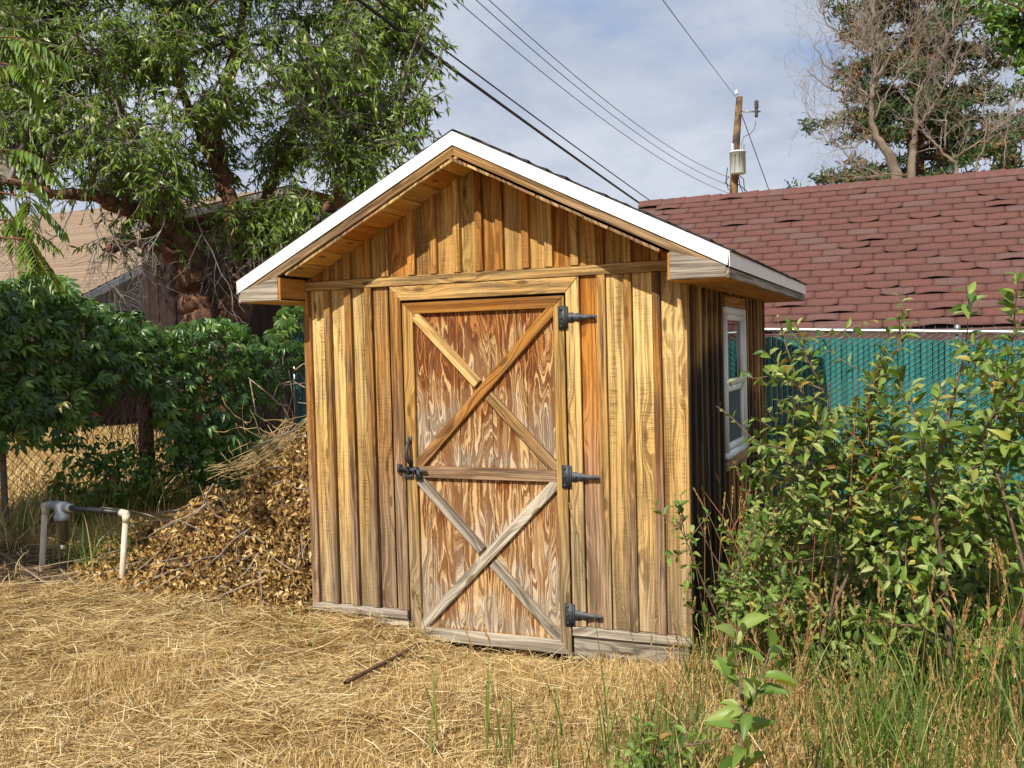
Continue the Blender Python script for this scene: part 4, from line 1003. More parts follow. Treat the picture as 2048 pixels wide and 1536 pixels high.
# sprays that reach out at the right hand edge
for e_ in ((885, 100), (888, 182), (872, 215), (700, 330), (745, 325), (812, 292), (855, 275), (235, 470), (500, 420), (250, 120), (60, 350), (640, 430), (350, 470), (870, 30), (560, 440), (600, 395), (520, 455), (470, 430), (585, 470), (540, 400)): cents.append((np.array(e_, float), 10.8))
for c, D in cents:
    C3 = atd(c[0], c[1], D); dd = np.linalg.norm(LP - C3, axis=1) + .6 * np.maximum(0, LP[:, 2] - C3[2] + .2); b0 = LP[np.argmin(dd)]
    
    P = wander(b0, C3 - b0 + Z3 * .15, np.linalg.norm(C3 - b0), 6, .10); P = P + (C3 - P[-1]) * np.linspace(0, 1, 7)[:, None]
    tube(tw, P, np.linspace(.030, .008, 7), 5, random.random(), cap=False)
    rad = rng.uniform(.36, .60) if c[0] < 840 else .26
    ntw = int(30 * (rad / .5) ** 2)
    for _ in range(ntw):
        q = P[rng.integers(3, 7)]; d = unit(rdir(1)[0] * np.array([1, 1, .75]) + (Z3 * .1)); L = rad * rng.uniform(.6, 1.15)
        T = wander(q, d, L, 4, .16, -.16); tube(tw, T[[0, 2, 4]], np.linspace(.006, .0022, 3), 3, random.random(), cap=False)
        nl = rng.integers(10, 17); s = np.sort(rng.uniform(.15, 1.0, nl)); i_ = np.minimum((s * 4).astype(int), 3); f = (s * 4 - i_)[:, None]
        base = T[i_] * (1 - f) + T[i_ + 1] * f; tg = T[i_ + 1] - T[i_]; tg /= np.linalg.norm(tg, axis=1, keepdims=True)
        X = tg * .55 + rng.normal(size=(nl, 3)) * .45 + np.array([0, 0, -.42]); N = np.array([0, -.75, .55]) + rng.normal(size=(nl, 3)) * .42
        leaves(lf, SLIM, base, X, N, rng.uniform(.065, .115, nl), np.clip(rng.beta(3, 2.4, nl) * .93 + (.07 if rng.random() < .02 else 0), 0, .999))
tw.put('twigs', M_TWIG, tree, kind='stuff'); lf.put('crown', M_TREELEAF, tree, kind='stuff', smooth=True)
# bare dead twigs hanging below the crown
a = Acc(); tips = []
for (x, y, d, L, dr) in ((150, 400, 10, .75, -.3), (200, 410, 10.1, .8, .1), (240, 420, 10.2, .7, -.2), (110, 395, 9.9, .8, -.5), (60, 400, 9.8, .7, -.3), (180, 430, 10, .9, .2), (280, 450, 10.3, .6, .1), (330, 430, 10, .6, .2), (385, 400, 10, .85, .1), 
                      (300, 480, 10, .5, -.3), (560, 470, 10.5, .5, .4), (590, 440, 10.7, .5, .5), (620, 130, 10.6, .6, .2), (560, 180, 10.5, .7, .4), (30, 380, 9.6, .8, .1), (230, 200, 10, .5, .6), (620, 470, 10.6, .4, .5), (500, 470, 10.8, .6, .5), (540, 420, 10.9, .7, .3), (470, 450, 10.7, .6, -.1), (590, 400, 10.9, .6, .1)):
    branch(a, atd(x, y, d), unit(cr * dr - Z3 * .75 - cf * .2), L, .013, 2, tips, .20, -.05, (4, 5), .75, .55, (5, 4, 3, 3), .0028)
a.put('dead_twigs', M_TWIG, tree, kind='stuff')
# ------------------------------------------------------------------ trees behind the garage
sb = atd(1840, 690, 32); sb[2] = 0
spruce = empty('spruce_tree', sb, 'tall dark green spruce with brown cones behind the bare tree at the right', 'tree')
a = Acc(); nd = Acc(); tw2 = Acc()
sp0 = atd(1835, 690, 32); sp0[2] = 0
tube(a, [sp0, sp0 + Z3 * 6, sp0 + Z3 * 15, sp0 + Z3 * 21], [.32, .28, .15, .03], 8); a.put('trunk', M_BARK, spruce, smooth=True)
def tufts(acc, P, size, n, spread, tl_, th_):
    i = rng.integers(0, len(P), n); base = P[i] + rng.normal(size=(n, 3)) * spread
    X = rdir(n) + np.array([0, 0, .25]); leaves(acc, NEEDLE, base, X, rdir(n), rng.uniform(.7, 1.3, n) * size, np.clip(rng.uniform(tl_, th_, n), 0, .999))
for h in np.arange(5.0, 20.5, .42):
    Lb = 4.3 * (1 - (h - 3.0) / 19.5) ** .75 + .3
    for q in range(7):
        az = rng.uniform(0, 2 * math.pi); L = Lb * rng.uniform(.6, 1.12)
        if rng.random() < .12: L *= .5
        d = np.array([math.cos(az), math.sin(az), -.10]); P = wander(sp0 + Z3 * h, d, L, 8, .07, .035)
        tube(tw2, P, np.linspace(.045, .012, 9), 4, cap=False)
        for m in range(int(L / .30)):
            s = .25 + .75 * (m + rng.random()) / max(1, int(L / .30)); i_ = min(int(s * 8), 7); o = P[i_] + (P[i_ + 1] - P[i_]) * (s * 8 - i_)
            T = unit(P[i_ + 1] - P[i_]); side = unit(np.cross(T, Z3)) * (1 if m % 2 else -1)
            Q = wander(o, unit(T * .6 + side * .7 + Z3 * rng.uniform(-.35, .15)), .75 * rng.uniform(.5, 1.1) * (1.1 - .4 * s), 5, .12, .02)
            brown = rng.random() < .22 + .22 * (h > 10)
            tufts(nd, Q, .19, 36, .085, .78 if brown and rng.random() < .6 else 0, 1.0 if brown else .76)
tw2.put('boughs', M_BARK, spruce, kind='stuff'); nd.put('crown', M_SPRUCE, spruce, kind='stuff')
# lower mixed evergreens right of it
for (x, y, D, hgt, w, lab, col_) in ((2020, 690, 40, 9.0, 3.4, 'lower blue green evergreen at the right edge above the garage ridge', M_SPRUCE), (745, 690, 46, 10.6, 1.9, 'distant bright green conifer peeping between the leafy tree and the shed roof', M_BRIGHT), (690, 690, 52, 11.6, 2.0, 'distant darker conifer left of the bright green one behind the leafy tree', M_SPRUCE)):
    b = atd(x, y, D); b[2] = 0; t_ = empty('evergreen_tree', b, lab, 'tree')
    a = Acc(); tube(a, [b, b + Z3 * hgt], [.25, .03], 7); a.put('trunk', M_BARK, t_)
    nd = Acc()
    for h in np.arange(.8, hgt, .45):
        Lb = w * (1 - h / (hgt + .4)) ** .8 + .15
        for q in range(9):
            az = rng.uniform(0, 6.283); L = Lb * rng.uniform(.6, 1.1); d = np.array([math.cos(az), math.sin(az), .05])
            P = wander(b + Z3 * h, d, L, 6, .10, .03); tufts(nd, P[2:], .32, int(26 * L + 8), .16, 0, .78)
    nd.put('crown', col_, t_, kind='stuff')
# bare pale tree
bb = atd(1800, 690, 22); bb[2] = 0
bare = empty('bare_tree', bb, 'bare dead tree with pale branches in front of the spruce', 'tree')
k22 = .78 * 22 / FPX; a = Acc(); tips = []
main = [
    ([(1810, 760, 22), (1806, 600, 22), (1795, 352, 22), (1778, 312, 22), (1752, 272, 22), (1742, 235, 22), (1743, 190, 22), (1748, 155, 22), (1752, 110, 22.2), (1740, 60, 22.4), (1748, 10, 22.6), (1752, -60, 22.8)], [34, 32, 28, 24, 18, 14, 12, 10, 8, 6, 5, 3]),
    ([(1750, 170, 22), (1775, 120, 21.8), (1800, 85, 21.7), (1840, 55, 21.6), (1862, 10, 21.5), (1880, -40, 21.5)], [9, 7, 6, 5, 4, 2]),
    ([(1748, 240, 22), (1770, 195, 21.8), (1800, 140, 21.6), (1830, 100, 21.5), (1850, 60, 21.5)], [8, 6, 5, 4, 2]),
    ([(1822, 760, 22.3), (1820, 360, 22.3), (1826, 300, 22.3), (1832, 255, 22.3), (1828, 215, 22.3), (1850, 165, 22.2), (1880, 110, 22.1), (1905, 60, 22), (1915, -10, 22)], [26, 22, 18, 13, 11, 9, 7, 5, 3]),
    ([(1832, 255, 22.3), (1858, 225, 22.2), (1895, 165, 22), (1920, 100, 22), (1940, 40, 22), (1952, -30, 22)], [10, 9, 7, 6, 4, 2]),
    ([(1918, 760, 22), (1915, 343, 22), (1905, 318, 22), (1880, 300, 22), (1850, 262, 22), (1825, 240, 22), (1790, 235, 22)], [20, 15, 12, 9, 7, 5, 3]),
    ([(1905, 318, 22), (1945, 290, 21.8), (2000, 268, 21.7), (2060, 250, 21.6)], [7, 6, 4, 2]),
    ([(1890, 300, 22), (1892, 250, 21.9), (1888, 225, 21.9)], [7, 6, 4]),
    ([(1955, 760, 22.4), (1950, 340, 22.4), (1968, 290, 22.4), (1972, 230, 22.4), (1962, 160, 22.4), (1965, 90, 22.4)], [9, 7, 6, 5, 4, 2]),
    ([(2010, 760, 22.4), (2008, 330, 22.4), (2010, 280, 22.4), (2020, 230, 22.4), (2030, 200, 22.3)], [8, 6, 5, 4, 2]),
    ([(1744, 200, 22), (1720, 180, 21.8), (1695, 150, 21.6), (1650, 130, 21.4), (1625, 90, 21.3)], [8, 6, 5, 3, 2]),
    ([(1743, 225, 22), (1712, 195, 21.8), (1670, 178, 21.6), (1640, 170, 21.4), (1612, 135, 21.3)], [7, 6, 5, 3, 2]),
    ([(1742, 265, 22), (1715, 250, 21.8), (1680, 245, 21.6), (1635, 240, 21.5), (1603, 225, 21.4)], [7, 5, 4, 3, 2]),
    ([(1748, 150, 22), (1735, 110, 21.7), (1712, 90, 21.6), (1690, 78, 21.5), (1655, 50, 21.4), (1635, 10, 21.3)], [8, 7, 6, 5, 3, 2]),
    ([(1752, 90, 22), (1742, 40, 21.8), (1728, 0, 21.7), (1720, -60, 21.6)], [6, 5, 3, 2]),
    ([(1740, 275, 22), (1700, 300, 21.7), (1665, 290, 21.6), (1625, 270, 21.5)], [5, 4, 3, 2]),
    ([(1735, 355, 21.6), (1690, 310, 21.6), (1660, 270, 21.6)], [5, 4, 3]),
    ([(1815, 350, 21.5), (1740, 352, 21.5), (1680, 357, 21.5)], [5, 4, 2]),
]
pale = Acc()
for bi, (pts, rr) in enumerate(main):
    P = np.array([atd(*q) for q in pts]); R = np.array(rr) * k22 * .5
    s = np.linspace(0, 1, len(P)); s2 = np.linspace(0, 1, (len(P) - 1) * 4 + 1)
    Q = np.stack([np.interp(s2, s, P[:, c]) for c in range(3)], 1); Q[1:-1] = .25 * Q[:-2] + .5 * Q[1:-1] + .25 * Q[2:]
    rad = np.interp(s2, s, R) * (1 if bi in (0, 3) else .72); Q[2:-1] += rng.normal(size=Q[2:-1].shape) * .022
    tube(a, Q, rad, 8)
    n0 = int(len(Q) * (.5 if bi in (0, 3, 5, 8, 9) else .15))
    for m in range(n0, len(Q) - 1):
        if rng.random() < .35: continue
        for _ in range(2 if bi in (0, 3, 5) else 3):
            T = unit(Q[m + 1] - Q[m]); sd = unit(rng.normal(size=3) * np.array([1, .7, .8]) + Z3 * .25)
            branch(pale, Q[m], unit(T * .7 + sd * .8 + Z3 * .25), rng.uniform(.45, .95), max(.004, rad[m] * .4), 2 if rng.random() < .6 else 1, tips, .24, .07, (2, 3), .75, .62, (4, 3, 3, 3), .0032)
a.put('trunk', M_PALEBARK, bare, smooth=True); pale.put('twigs', M_PALETWIG, bare, kind='stuff')
# leafy boughs of a tree standing out of view at the upper right
rb = atd(2420, 690, 17); rb[2] = 0
rt = empty('broadleaf_tree', rb, 'bright green leafy boughs reaching in at the upper right corner', 'tree')
a = Acc(); lf = Acc(); tr0 = [rb, rb + Z3 * 3, rb + Z3 * 6 + cr * .2, rb + Z3 * 9]
tube(a, tr0, [.28, .24, .18, .08], 9)
for e_ in ((2045, 20), (2010, 45), (1985, 20), (2050, 85), (2055, 130), (2090, 60), (2140, 20), (2120, 110), (2200, 60), (2000, -40), (2080, -60), (2180, -60), (2260, 0), (2320, -80), (2260, 100), (2420, -100), (2500, 0), (1975, -10)):
    C3 = atd(e_[0], e_[1], 17 + rng.uniform(-.6, .6)); b0 = tr0[2] if e_[1] < 60 else tr0[1] + Z3 * 1.5
    P = wander(b0, C3 - b0, np.linalg.norm(C3 - b0), 8, .1); P = P + (C3 - P[-1]) * np.linspace(0, 1, 9)[:, None]
    tube(a, P, np.linspace(.05, .012, 9), 5)
    for _ in range(26):
        T = wander(P[rng.integers(5, 9)], rdir(1)[0], rng.uniform(.3, .75), 4, .2, -.05); tube(a, T, np.linspace(.008, .003, 5), 3, cap=False)
        n = 16; i_ = rng.integers(1, 5, n)
        leaves(lf, OVATE, T[i_] + rng.normal(size=(n, 3)) * .05, rdir(n) + np.array([0, 0, -.5]), np.array([0, -.4, .7]) + rng.normal(size=(n, 3)) * .5, rng.uniform(.11, .19, n), rng.beta(2.5, 2, n) * .99)
a.put('trunk', M_BARK, rt, smooth=True); lf.put('crown', M_BRIGHT, rt, kind='stuff')

# ------------------------------------------------------------------ side fence on the left, creeper over it
FA, FB = np.array([-3.62, -2.2, 0]), np.array([-2.80, 3.60, 0])
fd = unit(FB - FA); fn = np.array([fd[1], -fd[0], 0])            # towards the yard
def onf(px, py, off=0.0):
    v = ray(px, py); o = FA + fn * off; t = ((o - CAM) @ fn) / (v @ fn); return CAM + v * t
FL = np.linalg.norm(FB - FA)
def fpt(s, z, off=0.0): return FA + fd * s + Z3 * z + fn * off
clf = empty('chain_link_fence', (FA[0], FA[1], .1), 'rusty bare chain link fence on the left, half buried in creeper', 'fence')
a = Acc()
zt0, zb0_ = 1.62, .12
for k in range(-30, int(FL / .082) + 30):
    for sg in (1, -1):
        s0 = k * .082; s1 = s0 + sg * (zt0 - zb0_) * .95
        lo, hi = sorted((s0, s1))
        c0, c1 = max(lo, 0), min(hi, FL)
        if c1 <= c0: continue
        f = lambda s: zb0_ + (s - s0) / (s1 - s0) * (zt0 - zb0_)
        n = 6; ss = np.linspace(c0, c1, n)
        tube(a, np.array([fpt(s, f(s), .004 * sg) for s in ss]), .0030, 3, cap=False)
a.put('wire_mesh', M_OLDWIRE, clf, kind='stuff')
a = Acc(); tube(a, [fpt(s, zt0 + .01) for s in np.linspace(0, FL, 8)], .018, 8); a.put('top_rail', M_OLDWIRE, clf, smooth=True)
for s in (.3, 2.6, 4.55, FL - .03):
    a = Acc(); tube(a, [fpt(s, -.1, -.03), fpt(s, zt0 + .06, -.03)], .027, 9); a.put('post', M_OLDWIRE, clf, smooth=True)
# old wooden post inside the creeper
p0 = onf(285, 690, -.06); a = Acc(); tube(a, [(p0[0], p0[1], .0), (p0[0], p0[1], 1.0), (p0[0] + .01, p0[1], 1.66)], [.075, .07, .066], 9); o = a.put('wooden_post', M_BARK, None, smooth=True); tag(o, 'old brown wooden post half hidden by the creeper', 'post')

creep = empty('creeper', fpt(2.5, .1), 'thick dark green five leaved creeper climbing over the left chain link fence', 'creeper')
top = [(-160, 560), (-40, 575), (20, 566), (60, 548), (110, 556), (165, 590), (215, 618), (262, 640), (310, 648), (365, 655), (405, 640), (450, 640), (495, 660), (522, 690), (548, 640), (575, 610), (612, 605)]
bot = [(-160, 900), (-40, 880), (60, 850), (130, 862), (190, 810), (240, 735), (290, 760), (330, 880), (400, 945), (450, 960), (490, 900), (520, 800), (550, 770), (580, 720), (612, 690)]
tx, ty = np.array(top).T; bx_, by_ = np.array(bot).T
cl, cvine = [], Acc()
n_c = 2700
while len(cl) < n_c:
    x = rng.uniform(-160, 612); y = rng.uniform(540, 965); t_, b_ = np.interp(x, tx, ty), np.interp(x, bx_, by_)
    if y < t_ - rng.uniform(0, 12) or y > b_ + rng.uniform(-30, 45): continue
    off = rng.uniform(-.12, .34) * (1 if x < 520 else .6) + .05
    P = onf(x, y, off)
    if P[2] < gz(P[0], P[1]) + .05: continue
    cl.append((P, x, y, off))
for q in range(60):
    x0 = rng.uniform(-100, 600); y0 = np.interp(x0, tx, ty) + 15
    P = [onf(x0, y0, .08)]
    for m in range(7): x0 += rng.uniform(-22, 22); y0 += rng.uniform(15, 55); P.append(onf(x0, y0, rng.uniform(.0, .22)))
    tube(cvine, np.array(P), np.linspace(.007, .003, 8), 4, cap=False)
for q in range(26):   # loose runners hanging in the gaps
    x0 = rng.uniform(170, 330); P = [onf(x0, 640, .1)]
    y0 = 640
    for m in range(6): x0 += rng.uniform(-16, 16); y0 += rng.uniform(30, 60); P.append(onf(x0, y0, rng.uniform(.03, .2)))
    tube(cvine, np.array(P), .0035, 3, cap=False)
cvine.put('stems', M_STEM, creep, kind='stuff')
cl.sort(key=lambda c: -c[3])
palm_me = [mesh('leaf', PALM[0] * np.array([1, 1 + .1 * k, 1]), PALM[1], M_VINELEAF, tint=np.zeros(len(PALM[0]))) for k in range(3)]
rest = Acc(); np_ = 0
for P, x, y, off in cl:
    X = fn * .45 + np.array([0, 0, -.75]) + rng.normal(size=3) * .38; N = unit(fn * .35 - Y3 * .65 + Z3 * .55 + rng.normal(size=3) * .32)
    S = rng.uniform(.065, .125); X = unit(X); Y = unit(np.cross(N, X)); Z = np.cross(X, Y)
    if np_ < 300 and -20 < x and rng.random() < .45:
        o = put('leaf', palm_me[np_ % 3], creep); L = P - ROOT[creep.name]; np_ += 1
        o.matrix_local = Matrix(((X[0] * S, Y[0] * S, Z[0] * S, L[0]), (X[1] * S, Y[1] * S, Z[1] * S, L[1]), (X[2] * S, Y[2] * S, Z[2] * S, L[2]), (0, 0, 0, 1)))
    else: leaves(rest, PALM, P[None], X[None], N[None], np.array([S]), np.array([rng.beta(2, 2.2) * .95]))
rest.put('foliage', M_VINELEAF, creep, kind='stuff')

# tree out of view on the left, one bough reaches in and its crown shades the corner
nb_ = np.array([-5.0, -3.2, 0.1])
nt_ = empty('walnut_tree', nb_, 'long pinnate leaves of a bough hanging in at the left edge', 'tree')
a = Acc(); lf = Acc(); tube(a, [nb_, nb_ + (.1, 0, 1.6), nb_ + (.5, .1, 3.0), nb_ + (.9, .2, 4.2)], [.2, .17, .13, .06], 9)
cent = [np.array([-3.25 + .6 * rng.normal(), -2.95 + .62 * rng.normal(), 3.75 + .45 * rng.normal()]) for _ in range(44)]
cent = [c for c in cent if topx(c)[0] < -330 and c[2] > 2.3]
vis = [(20, 130, 6), (30, 75, 6), (-20, 160, 6), (20, 300, 5.8), (60, 395, 5.6), (15, 440, 5.6), (50, 478, 5.4), (-40, 380, 5.7), (-60, 250, 5.9), (-30, 50, 6.1)]
for C3 in cent + [atd(*q) for q in vis]:
    b0 = nb_ + np.array([.5, .1, 3.0]); P = wander(b0, C3 - b0, np.linalg.norm(C3 - b0), 7, .08); P = P + (C3 - P[-1]) * np.linspace(0, 1, 8)[:, None]
    isv = topx(C3)[0] > -200
    tube(a, P, np.linspace(.03, .006, 8), 5, cap=False)
    for _ in range(5 if isv else 16):
        T = wander(P[-1] if isv else P[rng.integers(4, 8)], unit(np.array([.5, -.1, -.30]) + rng.normal(size=3) * (.28 if isv else .7)), rng.uniform(.22, .36), 8, .05, -.10)
        tube(a, T, .0025, 3, cap=False)
        for i_ in range(1, 9):
            for sg in (-1, 1):
                tg = unit(T[i_] - T[i_ - 1]); sd = unit(np.cross(tg, Z3)) * sg
                leaves(lf, LANCE, T[i_][None], (tg * .5 + sd * .8 - Z3 * .45)[None], (Z3 + sd * .3)[None], np.array([rng.uniform(.075, .115)]) * (1 if isv else 1.5), np.array([rng.uniform(.05, .7)]))
a.put('boughs', M_BARK, nt_, kind='stuff'); lf.put('crown', M_TREELEAF, nt_, kind='stuff')

# ------------------------------------------------------------------ pile of dried cut branches left of the shed
pile = empty('brush_pile', (-1.1, .7, .05), 'pile of dried cut branches with curled tan leaves heaped against the shed', 'brush pile')
def pile_h(x, y):
    e1 = 1.22 * np.exp(-(((x + .30) / .62) ** 2 + ((y - 1.05) / .75) ** 2))
    e2 = .74 * np.exp(-(((x + .95) / .62) ** 2 + ((y - .60) / .62) ** 2))
    e3 = .36 * np.exp(-(((x + 1.65) / .42) ** 2 + ((y - .30) / .42) ** 2))
    return (e1 ** 2 + e2 ** 2 + e3 ** 2) ** .5 * (1 + .55 * (nz2(x, y, 3.2, 31) - .5) + .2 * (nz2(x, y, 8, 32) - .5)) - .04
X_, Y_ = np.meshgrid(np.linspace(-2.5, .0, 60), np.linspace(-.75, 2.6, 70)); 
Zp = np.maximum(pile_h(X_, Y_) - .07, -.08) + gz(X_, Y_)
i, j = np.meshgrid(np.arange(69), np.arange(59), indexing='ij'); F = np.stack([i * 60 + j, i * 60 + j + 1, (i + 1) * 60 + j + 1, (i + 1) * 60 + j], -1).reshape(-1, 4)
M_LITTER = plain('brown_litter', (.13, .075, .030), .95, scale=45, c2=(.035, .02, .01), bump=.03)
add('litter', np.stack([X_, Y_, Zp], -1).reshape(-1, 3), F, M_LITTER, pile, smooth=True)
curl_me = [mesh('leaf', *leaf_tpl(w, [(0, .1), (.25, .85), (.55, 1), (.8, .6), (1, .1)], dr, fo, .05), M_DRYLEAF, tint=np.zeros(15)) for w, dr, fo in ((.30, .75, 1.1), (.36, .4, .8), (.22, 1.0, 1.3), (.32, -.5, 1.0))]
cand = []
while len(cand) < 13500:
    x, y = rng.uniform(-2.45, -.02), rng.uniform(-.7, 2.2); h = pile_h(x, y)
    if h < .03: continue
    if topx((x, y, h))[1] < 700: continue
    cand.append((x, y, float(h)))
cand = np.array(cand); zc = cand[:, 2] + gz(cand[:, 0], cand[:, 1]) + rng.uniform(-.07, .035, len(cand))
PT = np.stack([cand[:, 0], cand[:, 1], zc], 1); n = len(PT)
X = rdir(n) + np.array([0, -.25, -.6]); N = rdir(n) * .8 + np.array([0, -.6, .5]); S = rng.uniform(.022, .050, n); T = rng.beta(2.2, 1.9, n) * .99
rest = Acc(); leaves(rest, leaf_tpl(.30, [(0, .15), (.4, 1), (.75, .7), (1, .1)], .75, 1.1, .04), PT[300:], X[300:], N[300:], S[300:], T[300:]); rest.put('dry_foliage', M_DRYLEAF, pile, kind='stuff')
for q in range(300):
    x_, n_, s_ = unit(X[q]), unit(N[q]), S[q] * 1.15; y_ = unit(np.cross(n_, x_)); z_ = np.cross(x_, y_); L = PT[q] + np.array([0, -.012, .02]) - ROOT[pile.name]
    o = put('leaf', curl_me[q % 4], pile)
    o.matrix_local = Matrix(((x_[0] * s_, y_[0] * s_, z_[0] * s_, L[0]), (x_[1] * s_, y_[1] * s_, z_[1] * s_, L[1]), (x_[2] * s_, y_[2] * s_, z_[2] * s_, L[2]), (0, 0, 0, 1)))
for q in range(85):
    x, y = rng.uniform(-2.0, -.1), rng.uniform(-.4, 1.2); h = float(pile_h(x, y) + gz(x, y))
    if pile_h(x, y) < .08: continue
    d = unit(np.array([rng.normal() * .8, -.25 + .4 * rng.normal(), .25 * rng.normal()])); P = wander((x, y, h - .02), d, rng.uniform(.25, .6), 6, .10, -.03)
    P[:, 2] = np.maximum(P[:, 2], pile_h(P[:, 0], P[:, 1]) + gz(P[:, 0], P[:, 1]) + rng.uniform(-.01, .035))
    b = Acc(); tube(b, P, np.linspace(rng.uniform(.005, .011), .003, 7), 5, rng.random()); b.put('twig', M_STICK if rng.random() < .6 else M_TWIG, pile)
fan = Acc()
for q in range(60):      # bundle of thin pale stems on the top of the pile
    e0 = aty(rng.uniform(410, 520), rng.uniform(925, 960), .75 + rng.uniform(-.15, .2)); e1 = aty(rng.uniform(560, 622), rng.uniform(838, 900), 1.05 + rng.uniform(-.2, .2))
    s = np.linspace(0, 1, 6)[:, None]; P = e0 * (1 - s) + e1 * s - Z3 * .05 * np.sin(s * math.pi) + rng.normal(size=(6, 3)) * .008
    tube(fan, P, .0028, 3, rng.random(), cap=False)
for q in range(50):
    c0 = aty(rng.uniform(480, 620), rng.uniform(840, 960), 1.0); T = wander(c0, np.array([rng.normal(), -.3, rng.uniform(-.2, .9)]), rng.uniform(.15, .45), 5, .25); tube(fan, T, .003, 3, cap=False)
fan.put('stem_bundle', M_STALK, pile, kind='stuff')
for pts in ([(497, 756), (540, 790), (560, 810)], [(545, 800), (556, 770), (585, 762), (610, 775)], [(500, 760), (512, 830), (545, 850)], [(585, 850), (570, 820), (560, 805)], [(590, 740), (606, 728), (624, 726)], [(565, 870), (585, 790), (578, 740)], [(600, 745), (612, 765), (625, 785)]):
    b = Acc(); tube(b, [aty(x, y, 1.25 + .15 * rng.random()) for x, y in pts], .0055, 5); b.put('twig', M_STICK, pile)

# ------------------------------------------------------------------ irrigation pipes
pip = empty('irrigation_pipe', atd(85, 1126, 7.0), 'tan standpipes joined by a black pipe with a grey filter at left', 'pipe')
DL, DR = 7.0, 6.6
lb, rb_ = atd(84, 1135, DL), atd(243, 1170, DR); lt, rt_ = atd(90, 1012, DL), atd(252, 1028, DR)
def pw_(px, py): f = (px - 90) / 162; return atd(px, py, DL + (DR - DL) * f)
a = Acc(); tube(a, [lb - Z3 * .15, lb, lt], .021, 12); a.put('riser', M_PVC, pip)
def elbow(c, d1, d2):
    a = Acc(); c = np.asarray(c); tube(a, [c, c + unit(d1) * .055], .0265, 14); tube(a, [c, c + unit(d2) * .05], .0265, 14)
    lathe(a, [(.0265 * math.sin(t_), .0265 * -math.cos(t_)) for t_ in np.linspace(0, math.pi, 9)], c, sides=14); a.put('elbow', M_PVC, pip)
elbow(lt, -Z3, pw_(112, 1010) - lt)
a = Acc(); tube(a, [rb_ - Z3 * .15, rb_, rt_], .020, 12); a.put('riser', M_PVC, pip)
elbow(rt_, -Z3, pw_(238, 1024) - rt_)
a = Acc(); tube(a, [pw_(140, 1015), pw_(190, 1020), pw_(240, 1025)], .0185, 12); a.put('black_pipe', M_BLACKPIPE, pip, smooth=True)
fc = pw_(123, 1013)
a = Acc(); tube(a, [pw_(100, 1010), pw_(143, 1016)], .026, 12); tube(a, [pw_(98, 1010), pw_(104, 1011)], .033, 6); tube(a, [pw_(112, 1011), pw_(133, 1014)], .036, 14)
lathe(a, [(.03, .03), (.042, .02), (.045, -.06), (.052, -.062), (.052, -.095), (.04, -.10), (0, -.10)], fc, sides=16); filt = a.put('filter', M_GREYPVC, pip, smooth=False)
a = Acc(); lathe(a, [(.040, -.10), (.040, -.235), (.034, -.255), (.018, -.262), (.016, -.285), (0, -.286)], fc, sides=16); a.put('filter_bowl', M_BLACKPIPE if False else plain('smoky_brown_plastic', (.075, .06, .035), .25), filt, smooth=True)
a = Acc(); lathe(a, [(.017, -.272), (.017, -.305), (0, -.306)], fc, sides=10); a.put('drain_cap', M_PORC, filt)
a = Acc(); tube(a, [pw_(136, 1015), pw_(142, 1016)], .030, 12); a.put('collar', M_PORC, pip)

# loose sticks and the rusty rod on the ground
def lying(name, pts, r, mat, lab, cat):
    P = []
    for x, y in pts:
        q = atz(x, y, 0.0)
        for _ in range(3): q = atz(x, y, float(gz(q[0], q[1])) + r + (.055 if x > 400 else .02))
        P.append(q)
    P = np.array(P); b = Acc(); tube(b, P - P[0], np.full(len(P), r) if np.isscalar(r) else r, 7); o = b.put(name, mat, None, smooth=True); o.location = Vector(P[0]); tag(o, lab, cat); return o
lying('stick', [(-30, 1088), (20, 1118), (60, 1145), (100, 1170), (128, 1190)], .010, M_STEM, 'long reddish stick lying on the bare soil by the pipes', 'stick')
lying('stick', [(118, 1136), (138, 1155), (150, 1168), (182, 1188)], .005, M_STICK, 'thin pale forked twig on the bare soil', 'stick')
lying('metal_rod', [(690, 1366), (740, 1340), (790, 1315), (838, 1288)], .011, M_RUSTROD, 'thin rusty rod lying in the straw in front of the door', 'rod')
# ------------------------------------------------------------------ cut straw on the ground
def in_view(P, m=60, near=0):
    v = P - CAM; z = v @ cf; px = 1024 + FPX * (v @ cr) / z; py = 768 - FPX * (v @ cu) / z
    return (z > .5) & (px > -m) & (px < 2048 + m) & (py < 1536 + 80) & (py > 300)
def strips(acc, P0, D, L, Wd_, lift, bend, T, up=None):
    """flat bent blades: three points each"""
    n = len(P0); D = D / np.linalg.norm(D, axis=1, keepdims=True)
    sd = np.cross(D, rdir(n) * .5 + Z3); sd /= np.linalg.norm(sd, axis=1, keepdims=True)
    sd = sd * Wd_[:, None] * .5
    A = P0; Mi = P0 + D * (L * .5)[:, None] + Z3 * lift[:, None]; B = P0 + D * L[:, None] + Z3 * bend[:, None]
    V = np.stack([A - sd, A + sd, Mi - sd, Mi + sd, B - sd * .4, B + sd * .4], 1).reshape(-1, 3)
    k = np.arange(n)[:, None] * 6
    F = np.concatenate([k + np.array([[0, 2, 3, 1]]), k + np.array([[2, 4, 5, 3]])], 0)
    acc.add(V, F, np.repeat(T, 6))
def scatter(n, x0, x1, y0, y1):
    x = rng.uniform(x0, x1, n); y = rng.uniform(y0, y1, n)
    P = np.stack([x, y, gz(x, y)], 1); return P[in_view(P)]
straw = Acc()
P = scatter(390000, -3.4, 4.6, -2.9, .9)
